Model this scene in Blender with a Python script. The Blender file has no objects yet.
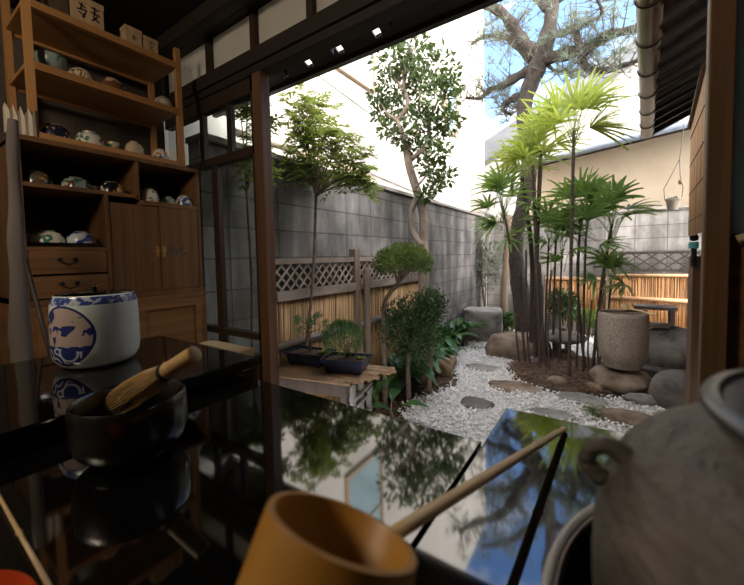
import bpy, math, random
from mathutils import Vector, Matrix, noise
R = random.Random(7)
sc = bpy.context.scene
C = sc.collection
V = Vector
PI = math.pi

# ------------------------------------------------------------------ camera model
F, CZ, PX, PY = 350.0, 1.35, 372.0, 274.0
def nz(a): return V(a).normalized()
WY = nz((609-PX, PY-252, -F))
NX = V((-145-PX, PY-267, -F)); NX = (NX - NX.dot(WY)*WY).normalized()
WX = -NX
WZ = WX.cross(WY)
def at(px, py, X=None, Y=None, Z=None):
    """a sight line of the photograph met with one plane of the place"""
    c = V(((px-PX)/F, (PY-py)/F, -1))
    d = V((c.dot(WX), c.dot(WY), c.dot(WZ)))
    if X is not None: t = X/d.x
    elif Y is not None: t = Y/d.y
    else: t = (Z-CZ)/d.z
    return V((d.x*t, d.y*t, CZ+d.z*t))

cam = bpy.data.cameras.new('camera'); co = bpy.data.objects.new('camera', cam); C.objects.link(co)
M = Matrix((WX, WY, WZ)).to_4x4(); M.translation = V((0, 0, CZ)); co.matrix_world = M
cam.sensor_width = 36; cam.lens = 36*F/744; cam.shift_y = -(292.5-PY)/744
cam.clip_start = .01; cam.clip_end = 200
cam.dof.use_dof = True; cam.dof.focus_distance = 1.3; cam.dof.aperture_fstop = 6.0
sc.camera = co

# ------------------------------------------------------------------ mesh helpers
def org(o):
    p = V((0, 0, 0))
    while o is not None: p = p + o.location; o = o.parent
    return p
class MB:
    def __init__(s): s.v = []; s.f = []
    def add(s, vs, fs):
        n = len(s.v); s.v.extend(tuple(x) for x in vs); s.f.extend(tuple(i+n for i in f) for f in fs); return s
    def box(s, lo, hi, rz=0, piv=None):
        x0, y0, z0 = lo; x1, y1, z1 = hi
        vs = [V((x, y, z)) for z in (z0, z1) for x, y in ((x0, y0), (x1, y0), (x1, y1), (x0, y1))]
        if rz:
            p = V(piv) if piv else V(((x0+x1)/2, (y0+y1)/2, 0)); m = Matrix.Rotation(rz, 3, 'Z')
            vs = [m @ (v-p) + p for v in vs]
        return s.add(vs, [(3, 2, 1, 0), (4, 5, 6, 7), (0, 1, 5, 4), (1, 2, 6, 5), (2, 3, 7, 6), (3, 0, 4, 7)])
    def bar(s, a, b, w, h, up=(0, 0, 1)):
        a = V(a); b = V(b); d = (b-a).normalized(); u = V(up)
        if abs(d.dot(u)) > .98: u = V((1, 0, 0))
        r = d.cross(u).normalized()*w/2; u2 = r.cross(d).normalized()*h/2
        vs = [p+x for p in (a, b) for x in (-r-u2, r-u2, r+u2, -r+u2)]
        return s.add(vs, [(3, 2, 1, 0), (4, 5, 6, 7), (0, 1, 5, 4), (1, 2, 6, 5), (2, 3, 7, 6), (3, 0, 4, 7)])
    def tube(s, pts, rad, n=8, cap=True):
        pts = [V(p) for p in pts]; k = len(pts)
        rr = rad if isinstance(rad, (list, tuple)) else [rad]*k
        vs = []; prev = None
        for i, p in enumerate(pts):
            d = (pts[min(i+1, k-1)]-pts[max(i-1, 0)]).normalized()
            if prev is None:
                u = V((0, 0, 1)) if abs(d.z) < .9 else V((1, 0, 0)); a = d.cross(u).normalized()
            else:
                a = prev - prev.dot(d)*d
                a = a.normalized() if a.length > 1e-6 else d.orthogonal().normalized()
            prev = a; b = d.cross(a)
            vs += [p + rr[i]*(math.cos(2*PI*j/n)*a + math.sin(2*PI*j/n)*b) for j in range(n)]
        fs = [(i*n+j, i*n+(j+1) % n, (i+1)*n+(j+1) % n, (i+1)*n+j) for i in range(k-1) for j in range(n)]
        if cap: fs += [tuple(range(n-1, -1, -1)), tuple((k-1)*n+j for j in range(n))]
        return s.add(vs, fs)
    def lathe(s, prof, c=(0, 0, 0), n=40, axis=(0, 0, 1), wob=0, seed=0):
        c = V(c); ax = V(axis).normalized(); a = ax.orthogonal().normalized() if abs(ax.z) < .999 else V((1, 0, 0)); b = ax.cross(a)
        vs = []
        for r, z in prof:
            for j in range(n):
                t = 2*PI*j/n; q = r
                if wob: q = r*(1+wob*noise.noise(V((math.cos(t)*1.3+seed, math.sin(t)*1.3, z*9))))
                vs.append(c + ax*z + q*(math.cos(t)*a+math.sin(t)*b))
        k = len(prof)
        fs = [(i*n+j, i*n+(j+1) % n, (i+1)*n+(j+1) % n, (i+1)*n+j) for i in range(k-1) for j in range(n)]
        if prof[0][0] > 1e-5: fs.append(tuple(range(n-1, -1, -1)))
        if prof[-1][0] > 1e-5: fs.append(tuple((k-1)*n+j for j in range(n)))
        return s.add(vs, fs)
    def leaf(s, p, d, up, L, w, droop=.15, fold=.12):
        p = V(p); d = V(d).normalized(); r = d.cross(V(up))
        r = r.normalized() if r.length > 1e-4 else d.orthogonal().normalized(); u = r.cross(d)
        m1 = p+d*L*.35-u*droop*L*.1; m2 = p+d*L*.72-u*droop*L*.45; e = p+d*L-u*droop*L
        f = u*w*fold*2
        return s.add([p, m1-r*w*.5+f, m1, m1+r*w*.5+f, m2-r*w*.38+f, m2, m2+r*w*.38+f, e],
                     [(0, 2, 1), (0, 3, 2), (1, 2, 5, 4), (2, 3, 6, 5), (4, 5, 7), (5, 6, 7)])
    def leaf4(s, p, d, up, L, w):
        p = V(p); d = V(d).normalized(); r = d.cross(V(up))
        r = r.normalized() if r.length > 1e-4 else d.orthogonal().normalized()
        m = p+d*L*.5+r.cross(d)*w*.2
        return s.add([p, m-r*w*.5, p+d*L, m+r*w*.5], [(0, 1, 2), (0, 2, 3)])
    def build(s, name, m, parent=None, smooth=False, flat_angle=None, bevel=0):
        o0 = org(parent) if parent is not None else V((0, 0, 0))
        if parent is None and s.v:
            xs = [v[0] for v in s.v]; ys = [v[1] for v in s.v]; zs = [v[2] for v in s.v]
            o0 = V(((min(xs)+max(xs))/2, (min(ys)+max(ys))/2, min(zs)))
        me = bpy.data.meshes.new(name)
        me.from_pydata([(x-o0.x, y-o0.y, z-o0.z) for x, y, z in s.v], [], s.f); me.update()
        o = bpy.data.objects.new(name, me); C.objects.link(o)
        if parent is not None: o.parent = parent
        else: o.location = o0
        if m is not None: me.materials.append(m)
        if smooth:
            me.polygons.foreach_set('use_smooth', [True]*len(me.polygons))
            if flat_angle: me.set_sharp_from_angle(angle=math.radians(flat_angle))
        if bevel:
            b = o.modifiers.new('bevel', 'BEVEL'); b.width = bevel; b.segments = 2; b.limit_method = 'ANGLE'
        return o
def smooth(P, n=4):
    out = []
    for i in range(len(P)-1):
        p0, p1, p2, p3 = P[max(i-1, 0)], P[i], P[i+1], P[min(i+2, len(P)-1)]
        for k in range(n):
            t = k/n; out.append(.5*((2*p1)+(-p0+p2)*t+(2*p0-5*p1+4*p2-p3)*t*t+(-p0+3*p1-3*p2+p3)*t**3))
    out.append(P[-1]); return out
def build2(name, parts, parent, smooth=False):
    m = MB(); cnts = []
    for q, mt in parts: m.add(q.v, q.f); cnts.append((len(q.f), mt))
    o = m.build(name, None, parent, smooth); idx = []
    for i, (n, mt) in enumerate(cnts): o.data.materials.append(mt); idx += [i]*n
    o.data.polygons.foreach_set('material_index', idx); return o
def keep_off(q, x0=-1.985):
    q.v = [(max(x, x0+.004*(i % 5)), y, z) for i, (x, y, z) in enumerate(q.v)]; return q
def tag(o, label=None, cat=None, group=None, kind=None):
    if label: o['label'] = label
    if cat: o['category'] = cat
    if group: o['group'] = group
    if kind: o['kind'] = kind
    return o
def thing(name, label, cat, loc, group=None):
    o = bpy.data.objects.new(name, None); C.objects.link(o); o.location = V(loc); o.empty_display_size = .05
    return tag(o, label, cat, group)
def struct(o): o['kind'] = 'structure'; return o
def rnd(a, b): return R.uniform(a, b)
def rdir(zlo=-1, zhi=1):
    z = rnd(zlo, zhi); t = rnd(0, 2*PI); q = math.sqrt(max(0, 1-z*z)); return V((q*math.cos(t), q*math.sin(t), z))

# ------------------------------------------------------------------ material helpers
class NT:
    def __init__(s, name):
        s.m = bpy.data.materials.new(name); s.m.use_nodes = True; s.t = s.m.node_tree; s.t.nodes.clear()
        s.out = s.n('ShaderNodeOutputMaterial')
    def n(s, typ, **kw):
        x = s.t.nodes.new(typ)
        for k, v in kw.items(): setattr(x, k, v)
        return x
    def l(s, a, b): s.t.links.new(a, b)
    def setv(s, sock, val):
        if hasattr(val, 'is_output') or isinstance(val, bpy.types.NodeSocket): s.l(val, sock)
        else: sock.default_value = val
    def math(s, op, a, b=None, c=None):
        x = s.n('ShaderNodeMath', operation=op); s.setv(x.inputs[0], a)
        if b is not None: s.setv(x.inputs[1], b)
        if c is not None: s.setv(x.inputs[2], c)
        return x.outputs[0]
    def coord(s, scale=(1, 1, 1), off=(0, 0, 0), kind='Object'):
        tc = s.n('ShaderNodeTexCoord'); mp = s.n('ShaderNodeMapping')
        mp.inputs['Scale'].default_value = scale; mp.inputs['Location'].default_value = off
        s.l(tc.outputs[kind], mp.inputs['Vector']); return mp.outputs[0]
    def noise(s, vec, scale=5, detail=5, rough=.55, dist=0):
        x = s.n('ShaderNodeTexNoise'); s.l(vec, x.inputs['Vector']); x.inputs['Scale'].default_value = scale
        x.inputs['Detail'].default_value = detail; x.inputs['Roughness'].default_value = rough; x.inputs['Distortion'].default_value = dist
        return x.outputs['Fac']
    def ramp(s, fac, stops, interp='LINEAR'):
        x = s.n('ShaderNodeValToRGB'); x.color_ramp.interpolation = interp; e = x.color_ramp.elements
        while len(e) < len(stops): e.new(.5)
        for i, (p, c) in enumerate(stops): e[i].position = p; e[i].color = (*c, 1) if len(c) == 3 else c
        s.l(fac, x.inputs[0]); return x.outputs[0]
    def mix(s, fac, a, b, mode='MIX'):
        x = s.n('ShaderNodeMix', data_type='RGBA', blend_type=mode)
        s.setv(x.inputs[0], fac)
        for i, q in ((6, a), (7, b)):
            s.setv(x.inputs[i], (*q, 1) if isinstance(q, tuple) and len(q) == 3 else q)
        return x.outputs[2]
    def bsdf(s, col, rough=.5, metal=0, ior=1.5, spec=.5, bump=None, bs=.3, bd=.01, coat=0):
        p = s.n('ShaderNodeBsdfPrincipled')
        s.setv(p.inputs['Base Color'], (*col, 1) if isinstance(col, tuple) and len(col) == 3 else col)
        s.setv(p.inputs['Roughness'], rough); p.inputs['Metallic'].default_value = metal; p.inputs['IOR'].default_value = ior
        p.inputs['Specular IOR Level'].default_value = spec
        p.inputs['Coat Weight'].default_value = coat; p.inputs['Coat Roughness'].default_value = .08
        if bump is not None:
            b = s.n('ShaderNodeBump'); b.inputs['Strength'].default_value = bs; b.inputs['Distance'].default_value = bd
            s.l(bump, b.inputs['Height']); s.l(b.outputs[0], p.inputs['Normal'])
        s.l(p.outputs[0], s.out.inputs[0]); return p
def mat(name, c1, c2, scale=6, stretch=(1, 1, 1), rough=.6, bs=.3, bd=.01, detail=6, lo=.35, hi=.65, metal=0, spec=.5, ior=1.5, coat=0, c3=None):
    t = NT(name); f = t.noise(t.coord(stretch), scale, detail)
    st = [(lo, c1), (hi, c2)] if c3 is None else [(lo, c1), ((lo+hi)/2, c2), (hi, c3)]
    t.bsdf(t.ramp(f, st), rough, metal, ior, spec, f if bs else None, bs, bd, coat); return t.m
def wood(name, c1, c2, axis='Z', scale=9, rough=.5, bs=.12, coat=0, spec=.5):
    st = {'X': (.12, 3.2, 3.2), 'Y': (3.2, .12, 3.2), 'Z': (3.2, 3.2, .12)}[axis]
    t = NT(name); v = t.coord(st); f = t.noise(v, scale, 7, .6, .6); g = t.noise(t.coord((1, 1, 1)), 3, 2)
    col = t.ramp(f, [(.3, c1), (.7, c2)]); col = t.mix(t.math('MULTIPLY', g, .35), col, tuple(x*.45 for x in c1))
    t.bsdf(col, rough, 0, 1.5, spec, f, bs, .004, coat); return t.m
def leafm(name, c1, c2, trans=.35, rough=.45, scale=6):
    t = NT(name); f = t.noise(t.coord(), scale, 3); col = t.ramp(f, [(.3, c1), (.7, c2)])
    p = t.n('ShaderNodeBsdfPrincipled'); t.l(col, p.inputs['Base Color']); p.inputs['Roughness'].default_value = rough
    tr = t.n('ShaderNodeBsdfTranslucent'); t.l(t.mix(.5, col, (c2[0]*1.5, c2[1]*1.4, c2[2]*.8)), tr.inputs['Color'])
    mx = t.n('ShaderNodeMixShader'); mx.inputs[0].default_value = trans
    t.l(p.outputs[0], mx.inputs[1]); t.l(tr.outputs[0], mx.inputs[2]); t.l(mx.outputs[0], t.out.inputs[0]); return t.m
def ceramic(name, base, spots=(), rough=.2, spec=.5):
    """a glaze with painted marks: spots = (colour, noise scale, threshold, offset)"""
    t = NT(name); f = t.noise(t.coord(), 20, 4)
    col = t.mix(t.math('MULTIPLY', f, .25), base, tuple(x*.6 for x in base))
    for c, s, th, off in spots:
        g = t.noise(t.coord(off=(off, off*1.7, off*.3)), s, 2, .4, 1.2)
        k = t.ramp(g, [(th, (0, 0, 0)), (th+.025, (1, 1, 1))]); col = t.mix(k, col, c)
    t.bsdf(col, rough, 0, 1.5, spec); return t.m

# woods and interior
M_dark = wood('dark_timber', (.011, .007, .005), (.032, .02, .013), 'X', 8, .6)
M_darkv = wood('dark_timber_upright', (.016, .009, .005), (.05, .026, .014), 'Z', 8, .55)
M_post = wood('post_timber', (.085, .042, .021), (.20, .10, .048), 'Z', 9, .5)
M_pillar = wood('pillar_timber', (.13, .066, .032), (.27, .14, .07), 'Z', 9, .5)
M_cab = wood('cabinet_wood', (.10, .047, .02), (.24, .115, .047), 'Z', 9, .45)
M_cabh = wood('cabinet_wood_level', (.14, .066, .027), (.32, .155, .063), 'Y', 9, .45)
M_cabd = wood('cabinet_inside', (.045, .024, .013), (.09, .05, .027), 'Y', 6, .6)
M_lowcab = wood('chest_wood', (.15, .068, .025), (.34, .165, .065), 'Y', 8, .45)
M_rack = wood('rack_pine', (.30, .135, .04), (.50, .25, .09), 'Y', 7, .45)
M_rackv = wood('rack_pine_upright', (.30, .135, .04), (.50, .25, .09), 'Z', 7, .45)
M_boxw = wood('paulownia_box_wood', (.36, .23, .12), (.52, .36, .2), 'Z', 9, .6)
M_boxd = wood('dark_box_wood', (.05, .03, .02), (.09, .055, .035), 'Z', 9, .6)
M_ink = NT('ink'); M_ink.bsdf((.015, .012, .01), .6); M_ink = M_ink.m
M_plaster = mat('dark_plaster', (.05, .038, .028), (.08, .062, .047), 9, rough=.9)
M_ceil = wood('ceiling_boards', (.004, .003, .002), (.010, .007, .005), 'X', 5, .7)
M_tatami = mat('tatami', (.23, .2, .1), (.33, .29, .16), 60, (1, 8, 1), rough=.8)
M_iron = NT('black_iron'); M_iron.bsdf((.02, .018, .016), .45, .6); M_iron = M_iron.m
M_brass = NT('brass'); M_brass.bsdf((.45, .27, .09), .35, .8); M_brass = M_brass.m
def lacquer(name, col, ior=2.4, rough=.02):
    t = NT(name); v = t.coord(); f = t.noise(v, 3, 2); g = t.noise(v, 220, 3)
    rr = t.math('MULTIPLY_ADD', t.ramp(g, [(.62, (0, 0, 0)), (.75, (1, 1, 1))]), .03, rough)
    t.bsdf(col, rr, 0, ior, .5, f, .02, .002); return t.m
M_lac = lacquer('black_lacquer', (.003, .0026, .0026), 1.85, .045)
M_lacb = lacquer('black_lacquer_board', (.004, .003, .003), 1.9, .04)
M_red = lacquer('vermilion_lacquer', (.55, .07, .02), 1.5, .12)
M_paper = NT('paper'); _f = M_paper.noise(M_paper.coord(), 14, 3)
_d = M_paper.n('ShaderNodeBsdfDiffuse'); _d.inputs[0].default_value = (.82, .79, .74, 1)
_t = M_paper.n('ShaderNodeBsdfTranslucent'); _t.inputs[0].default_value = (.82, .79, .74, 1)
_m = M_paper.n('ShaderNodeMixShader'); _m.inputs[0].default_value = .65
M_paper.l(_d.outputs[0], _m.inputs[1]); M_paper.l(_t.outputs[0], _m.inputs[2]); M_paper.l(_m.outputs[0], M_paper.out.inputs[0]); M_paper = M_paper.m
def glass(name, tint, refl=1.0, rough=0):
    t = NT(name); a = t.n('ShaderNodeBsdfTransparent'); a.inputs[0].default_value = (*tint, 1)
    g = t.n('ShaderNodeBsdfGlossy'); g.inputs['Roughness'].default_value = rough
    lw = t.n('ShaderNodeLayerWeight'); lw.inputs[0].default_value = .5
    fac = t.math('MULTIPLY_ADD', t.math('POWER', lw.outputs['Facing'], 4.0), .7*refl, .03)
    m = t.n('ShaderNodeMixShader'); t.l(fac, m.inputs[0])
    t.l(a.outputs[0], m.inputs[1]); t.l(g.outputs[0], m.inputs[2]); t.l(m.outputs[0], t.out.inputs[0]); return t.m
M_glass = glass('window_glass', (.86, .9, .88))
M_frost = NT('frosted_glass'); _d = M_frost.n('ShaderNodeBsdfDiffuse'); _d.inputs[0].default_value = (.30, .33, .33, 1)
_t = M_frost.n('ShaderNodeBsdfTranslucent'); _t.inputs[0].default_value = (.34, .38, .38, 1); _m = M_frost.n('ShaderNodeMixShader'); _m.inputs[0].default_value = .6
M_frost.l(_d.outputs[0], _m.inputs[1]); M_frost.l(_t.outputs[0], _m.inputs[2]); M_frost.l(_m.outputs[0], M_frost.out.inputs[0]); M_frost = M_frost.m
M_bglass = NT('building_glass'); M_bglass.bsdf((.28, .4, .43), .12, 0, 1.6); M_bglass = M_bglass.m
M_bframe = NT('window_frame_tan'); M_bframe.bsdf((.42, .3, .2), .5); M_bframe = M_bframe.m
M_bam = wood('bamboo', (.62, .41, .20), (.80, .58, .32), 'Y', 12, .4)
M_bamd = wood('bamboo_cup', (.42, .19, .028), (.55, .27, .045), 'Z', 5, .42)
M_chasen = wood('whisk_bamboo', (.47, .28, .10), (.66, .43, .18), 'Y', 14, .5)
M_thread = NT('black_thread'); M_thread.bsdf((.012, .011, .012), .8); M_thread = M_thread.m
# outdoors
M_white = mat('white_render', (.58, .54, .485), (.66, .62, .56), 1.2, rough=.9, bs=0)
M_cream = mat('cream_render', (.64, .52, .38), (.74, .62, .47), 1.5, rough=.9, bs=0)
M_grey = mat('grey_fascia', (.19, .193, .20), (.23, .233, .24), 3, rough=.8, bs=0)
M_tile = mat('blue_grey_roof', (.16, .19, .24), (.27, .31, .37), 5, rough=.35)
M_gut = NT('brown_gutter'); M_gut.bsdf(M_gut.ramp(M_gut.noise(M_gut.coord((1, .2, 1)), 6), [(.3, (.075, .05, .037)), (.7, (.17, .12, .09))]), .28, .25); M_gut = M_gut.m
M_rafter = wood('rafter_timber', (.012, .007, .005), (.045, .024, .014), 'X', 6, .7)
M_soffit = wood('soffit_boards', (.018, .010, .007), (.07, .035, .018), 'Y', 6, .7)
M_soil = mat('soil', (.035, .022, .014), (.11, .075, .045), 16, rough=.95, bs=.8, bd=.03, detail=9)
M_gravb = mat('gravel_bed', (.30, .285, .26), (.62, .6, .57), 60, rough=.9, bs=.8, bd=.02)
M_peb = mat('white_pebbles', (.62, .60, .57), (.86, .85, .83), 40, rough=.8, bs=0, lo=.3, hi=.6)
M_fen = mat('weathered_rail', (.13, .105, .085), (.27, .225, .185), 7, (1, .4, 1), .85)
M_fenv = mat('weathered_fence_post', (.12, .085, .06), (.24, .18, .135), 7, (1, 1, .15), .85)
M_reed = NT('bamboo_reeds'); _n = M_reed.noise(M_reed.coord((1, 1, .03)), 60, 3); _n2 = M_reed.noise(M_reed.coord((1, 1, .6)), 4, 4)
_c = M_reed.ramp(_n, [(.3, (.17, .095, .04)), (.48, (.45, .27, .11)), (.68, (.66, .46, .22))])
M_reed.bsdf(M_reed.mix(M_reed.ramp(_n2, [(.35, (0, 0, 0)), (.75, (.65, .65, .65))]), _c, (.12, .075, .04)), .6); M_reed = M_reed.m
M_reedr = NT('red_bamboo_reeds'); _n = M_reedr.noise(M_reedr.coord((1, 1, .03)), 55, 3)
M_reedr.bsdf(M_reedr.ramp(_n, [(.3, (.15, .065, .022)), (.5, (.38, .18, .06)), (.7, (.55, .3, .11))]), .6); M_reedr = M_reedr.m
M_lat = mat('dark_lattice', (.022, .016, .012), (.06, .045, .035), 9, rough=.85)
M_lat2 = mat('pale_lattice', (.16, .13, .11), (.33, .28, .24), 9, rough=.85)
def blocks(name, axis, tone):
    t = NT(name); tc = t.n('ShaderNodeTexCoord'); sp = t.n('ShaderNodeSeparateXYZ'); t.l(tc.outputs['Object'], sp.inputs[0])
    cb = t.n('ShaderNodeCombineXYZ'); t.l(sp.outputs[axis], cb.inputs[0]); t.l(sp.outputs[2], cb.inputs[1])
    b = t.n('ShaderNodeTexBrick'); t.l(cb.outputs[0], b.inputs['Vector']); b.offset = 0; b.offset_frequency = 2
    b.inputs['Color1'].default_value = (.40, .40, .40, 1); b.inputs['Color2'].default_value = (.60, .60, .60, 1); b.inputs['Mortar'].default_value = (.24, .24, .24, 1)
    b.inputs['Scale'].default_value = 1; b.inputs['Mortar Size'].default_value = .006; b.inputs['Brick Width'].default_value = .4; b.inputs['Row Height'].default_value = .2
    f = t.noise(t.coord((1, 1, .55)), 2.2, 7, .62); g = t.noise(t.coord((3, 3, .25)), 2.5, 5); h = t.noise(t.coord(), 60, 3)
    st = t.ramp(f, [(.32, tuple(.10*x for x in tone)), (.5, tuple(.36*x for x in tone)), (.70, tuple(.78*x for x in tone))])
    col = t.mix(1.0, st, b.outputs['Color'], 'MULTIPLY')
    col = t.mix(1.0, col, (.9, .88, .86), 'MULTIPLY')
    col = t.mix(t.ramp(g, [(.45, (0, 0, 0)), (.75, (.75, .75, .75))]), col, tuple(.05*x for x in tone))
    hh = t.math('ADD', t.math('MULTIPLY', b.outputs['Fac'], -1.0), t.math('MULTIPLY', h, .3))
    t.bsdf(col, .9, bump=hh, bs=.5, bd=.008); return t.m
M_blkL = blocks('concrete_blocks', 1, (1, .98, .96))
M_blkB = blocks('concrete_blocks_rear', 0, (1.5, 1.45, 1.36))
M_cop = mat('coping', (.2, .19, .175), (.34, .32, .29), 5, rough=.9)
M_copl = mat('pale_coping', (.30, .27, .23), (.48, .44, .38), 5, rough=.9)
def rockm(name, c1, c2, c3=None, scale=5): return mat(name, c1, c2, scale, rough=.85, bs=.6, bd=.03, detail=9, c3=c3)
M_rk_grey = rockm('grey_rock', (.085, .075, .066), (.22, .20, .18), (.31, .285, .255))
M_rk_brown = rockm('brown_rock', (.09, .06, .04), (.2, .145, .10), (.28, .225, .17))
M_rk_dark = rockm('dark_rock', (.07, .06, .052), (.19, .17, .15))
M_rk_tan = rockm('tan_rock', (.13, .08, .045), (.29, .19, .115), (.36, .26, .17))
M_rk_pale = rockm('pale_rock', (.28, .22, .16), (.47, .38, .29))
M_slab = rockm('slab_stone', (.13, .13, .115), (.29, .28, .25), scale=9)
M_gran = NT('granite'); _a = M_gran.noise(M_gran.coord(), 90, 4, .7); _b = M_gran.noise(M_gran.coord((1, 1, .5)), 4, 4)
_c = M_gran.ramp(_a, [(.3, (.12, .09, .065)), (.5, (.31, .25, .19)), (.68, (.48, .41, .33))])
M_gran.bsdf(M_gran.mix(M_gran.ramp(_b, [(.4, (0, 0, 0)), (.75, (.55, .55, .55))]), _c, (.13, .095, .065)), .85, bump=_a, bs=.5, bd=.01); M_gran = M_gran.m
M_lant = rockm('lantern_stone', (.10, .082, .06), (.25, .21, .16), scale=8)
M_water = lacquer('water', (.01, .012, .01), 1.33, .02)
M_bark = NT('pine_bark'); _v = M_bark.n('ShaderNodeTexVoronoi'); _v.inputs['Scale'].default_value = 22; M_bark.l(M_bark.coord((1, 1, .6)), _v.inputs['Vector'])
_n = M_bark.noise(M_bark.coord(), 14, 6)
M_bark.bsdf(M_bark.mix(_n, M_bark.ramp(_v.outputs['Distance'], [(.1, (.085, .062, .047)), (.6, (.018, .013, .010))]), (.105, .086, .072)), .95, bump=_v.outputs['Distance'], bs=-.9, bd=.03); M_bark = M_bark.m
M_barkp = mat('pale_bark', (.13, .10, .075), (.28, .225, .17), 12, (1, 1, .5), .9)
M_barks = mat('smooth_pole', (.25, .18, .12), (.38, .285, .2), 8, (1, 1, .2), .8)
M_stem = mat('palm_stem_fibre', (.028, .019, .014), (.095, .065, .045), 40, (1, 1, 3), .95)
M_twig = mat('twig', (.11, .08, .06), (.2, .16, .12), 20, rough=.9)
L_pine = leafm('pine_needles', (.13, .17, .13), (.27, .32, .26), .3)
L_cam = leafm('glossy_leaves', (.025, .046, .012), (.085, .135, .035), .22, .35, 4)
L_nan = leafm('light_leaves', (.09, .14, .035), (.27, .34, .10), .42, .4, 5)
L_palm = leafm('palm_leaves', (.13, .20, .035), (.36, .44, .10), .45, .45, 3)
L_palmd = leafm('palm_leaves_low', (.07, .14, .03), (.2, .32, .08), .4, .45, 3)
L_top = leafm('clipped_leaves', (.045, .08, .018), (.16, .22, .06), .25, .5, 9)
L_dk = leafm('dark_leaves', (.014, .038, .01), (.05, .10, .025), .2, .35, 5)
L_asp = leafm('broad_leaves', (.018, .06, .016), (.07, .165, .05), .25, .3, 4)
L_grey = leafm('grey_leaves', (.10, .115, .08), (.22, .245, .19), .3, .6, 5)
L_bon = leafm('bonsai_needles', (.03, .09, .025), (.085, .19, .06), .25, .5, 9)
L_litter = leafm('fallen_leaves', (.09, .045, .02), (.24, .13, .065), .1, .7, 9)
M_pot = NT('blue_pot_glaze'); M_pot.bsdf(M_pot.ramp(M_pot.noise(M_pot.coord(), 12), [(.3, (.008, .011, .022)), (.7, (.02, .03, .075))]), .25); M_pot = M_pot.m
M_cloth = mat('grey_cloth', (.11, .09, .08), (.19, .16, .145), 7, (1, 1, .15), .9)
M_pap2 = NT('wrapping_paper'); M_pap2.bsdf((.50, .42, .33), .7); M_pap2 = M_pap2.m
M_clay = NT('kettle_clay'); _n = M_clay.noise(M_clay.coord((1, 1, 2.5)), 9, 8, .65); _n2 = M_clay.noise(M_clay.coord((1, 1, 3)), 55, 4)
M_clay.bsdf(M_clay.ramp(_n, [(.3, (.042, .034, .029)), (.55, (.10, .084, .072)), (.72, (.19, .163, .142))]), .5, 0, 1.5, .5, M_clay.math('ADD', _n, M_clay.math('MULTIPLY', _n2, .4)), .9, .012); M_clay = M_clay.m
M_lid = NT('kettle_lid_metal'); M_lid.bsdf(M_lid.ramp(M_lid.noise(M_lid.coord(), 14), [(.3, (.06, .06, .065)), (.7, (.12, .12, .125))]), .3, .5); M_lid = M_lid.m
M_furo = NT('brazier_glaze'); M_furo.bsdf(M_furo.ramp(M_furo.noise(M_furo.coord(), 6), [(.35, (.42, .28, .17)), (.6, (.6, .45, .32))]), .3); M_furo = M_furo.m
M_furor = NT('brazier_rim_glaze'); M_furor.bsdf((.42, .40, .38), .25); M_furor = M_furor.m
M_raku = NT('black_raku_glaze'); _n = M_raku.noise(M_raku.coord((1, 1, .7)), 12, 5)
M_raku.bsdf(M_raku.ramp(_n, [(.45, (.005, .0045, .0045)), (.70, (.03, .026, .024))]), M_raku.math('MULTIPLY_ADD', _n, .35, .08), 0, 1.6, .5, _n, .4, .006); M_raku = M_raku.m
M_terr = mat('pot_unglazed', (.13, .11, .085), (.23, .195, .155), 12, rough=.8)
M_wire = NT('wire'); M_wire.bsdf((.06, .05, .045), .6); M_wire = M_wire.m
M_teal = NT('teal_plastic'); M_teal.bsdf((.10, .42, .45), .4); M_teal = M_teal.m
M_concg = mat('grid_concrete', (.15, .135, .12), (.27, .25, .225), 14, rough=.9)
M_crate = wood('crate_wood', (.05, .03, .02), (.12, .075, .047), 'Z', 8, .7)
M_slat = wood('bench_bamboo', (.16, .085, .04), (.50, .31, .15), 'X', 24, .55)
M_palew = wood('pale_sill_board', (.5, .37, .22), (.66, .52, .34), 'X', 7, .6)
M_reedsc = NT('reed_screen'); _n = M_reedsc.noise(M_reedsc.coord((1, 1, .03)), 90, 3)
M_reedsc.bsdf(M_reedsc.ramp(_n, [(.35, (.46, .24, .11)), (.65, (.78, .50, .28))]), .6); M_reedsc = M_reedsc.m

# ------------------------------------------------------------------ the room
FZ, YW, XC = .45, 1.10, -1.75     # floor height, window wall, cabinet front
CEI = 2.52
struct(MB().box((-2.25, -2.6, FZ-.06), (2.6, 1.16, FZ)).build('floor', M_tatami))
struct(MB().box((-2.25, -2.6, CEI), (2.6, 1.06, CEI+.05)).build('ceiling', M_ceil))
struct(MB().box((-2.25, -2.6, FZ), (-2.15, 1.05, CEI)).build('wall_left', M_plaster))
struct(MB().box((-2.25, -2.7, FZ), (2.6, -2.6, CEI)).build('wall_back', M_plaster))
struct(MB().box((2.6, -2.6, FZ), (2.7, 1.16, CEI)).build('wall_right', M_plaster))
m = MB()                                                     # ceiling battens over the opening
for y in (.98, .4, -.3): m.box((-2.15, y-.03, CEI-.07), (2.6, y+.03, CEI-.002))
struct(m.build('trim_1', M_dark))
# lintel and upper rail carrying the paper transom
m = MB(); m.box((-2.25, YW-.045, 2.235), (2.6, YW+.05, 2.3)).box((-2.25, YW-.03, 2.2), (2.6, YW+.035, 2.235))
struct(m.build('beam_lintel', M_dark))
m = MB(); m.box((-2.25, YW-.05, 2.49), (2.6, YW+.05, 2.62))
struct(m.build('beam_upper', M_dark))
t = MB()
xs = [-2.18, -1.72, -1.36, -1.003, -.64, -.28, .08, .44]
for x in xs: t.box((x-.017, YW-.03, 2.298), (x+.017, YW+.03, 2.492))
tr = struct(t.build('window_1', M_darkv))
for a, b in zip(xs[:-1], xs[1:]):
    MB().box((a+.017, YW-.004, 2.3), (b-.017, YW+.004, 2.492)).build('paper_panel', M_paper, tr)
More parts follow.
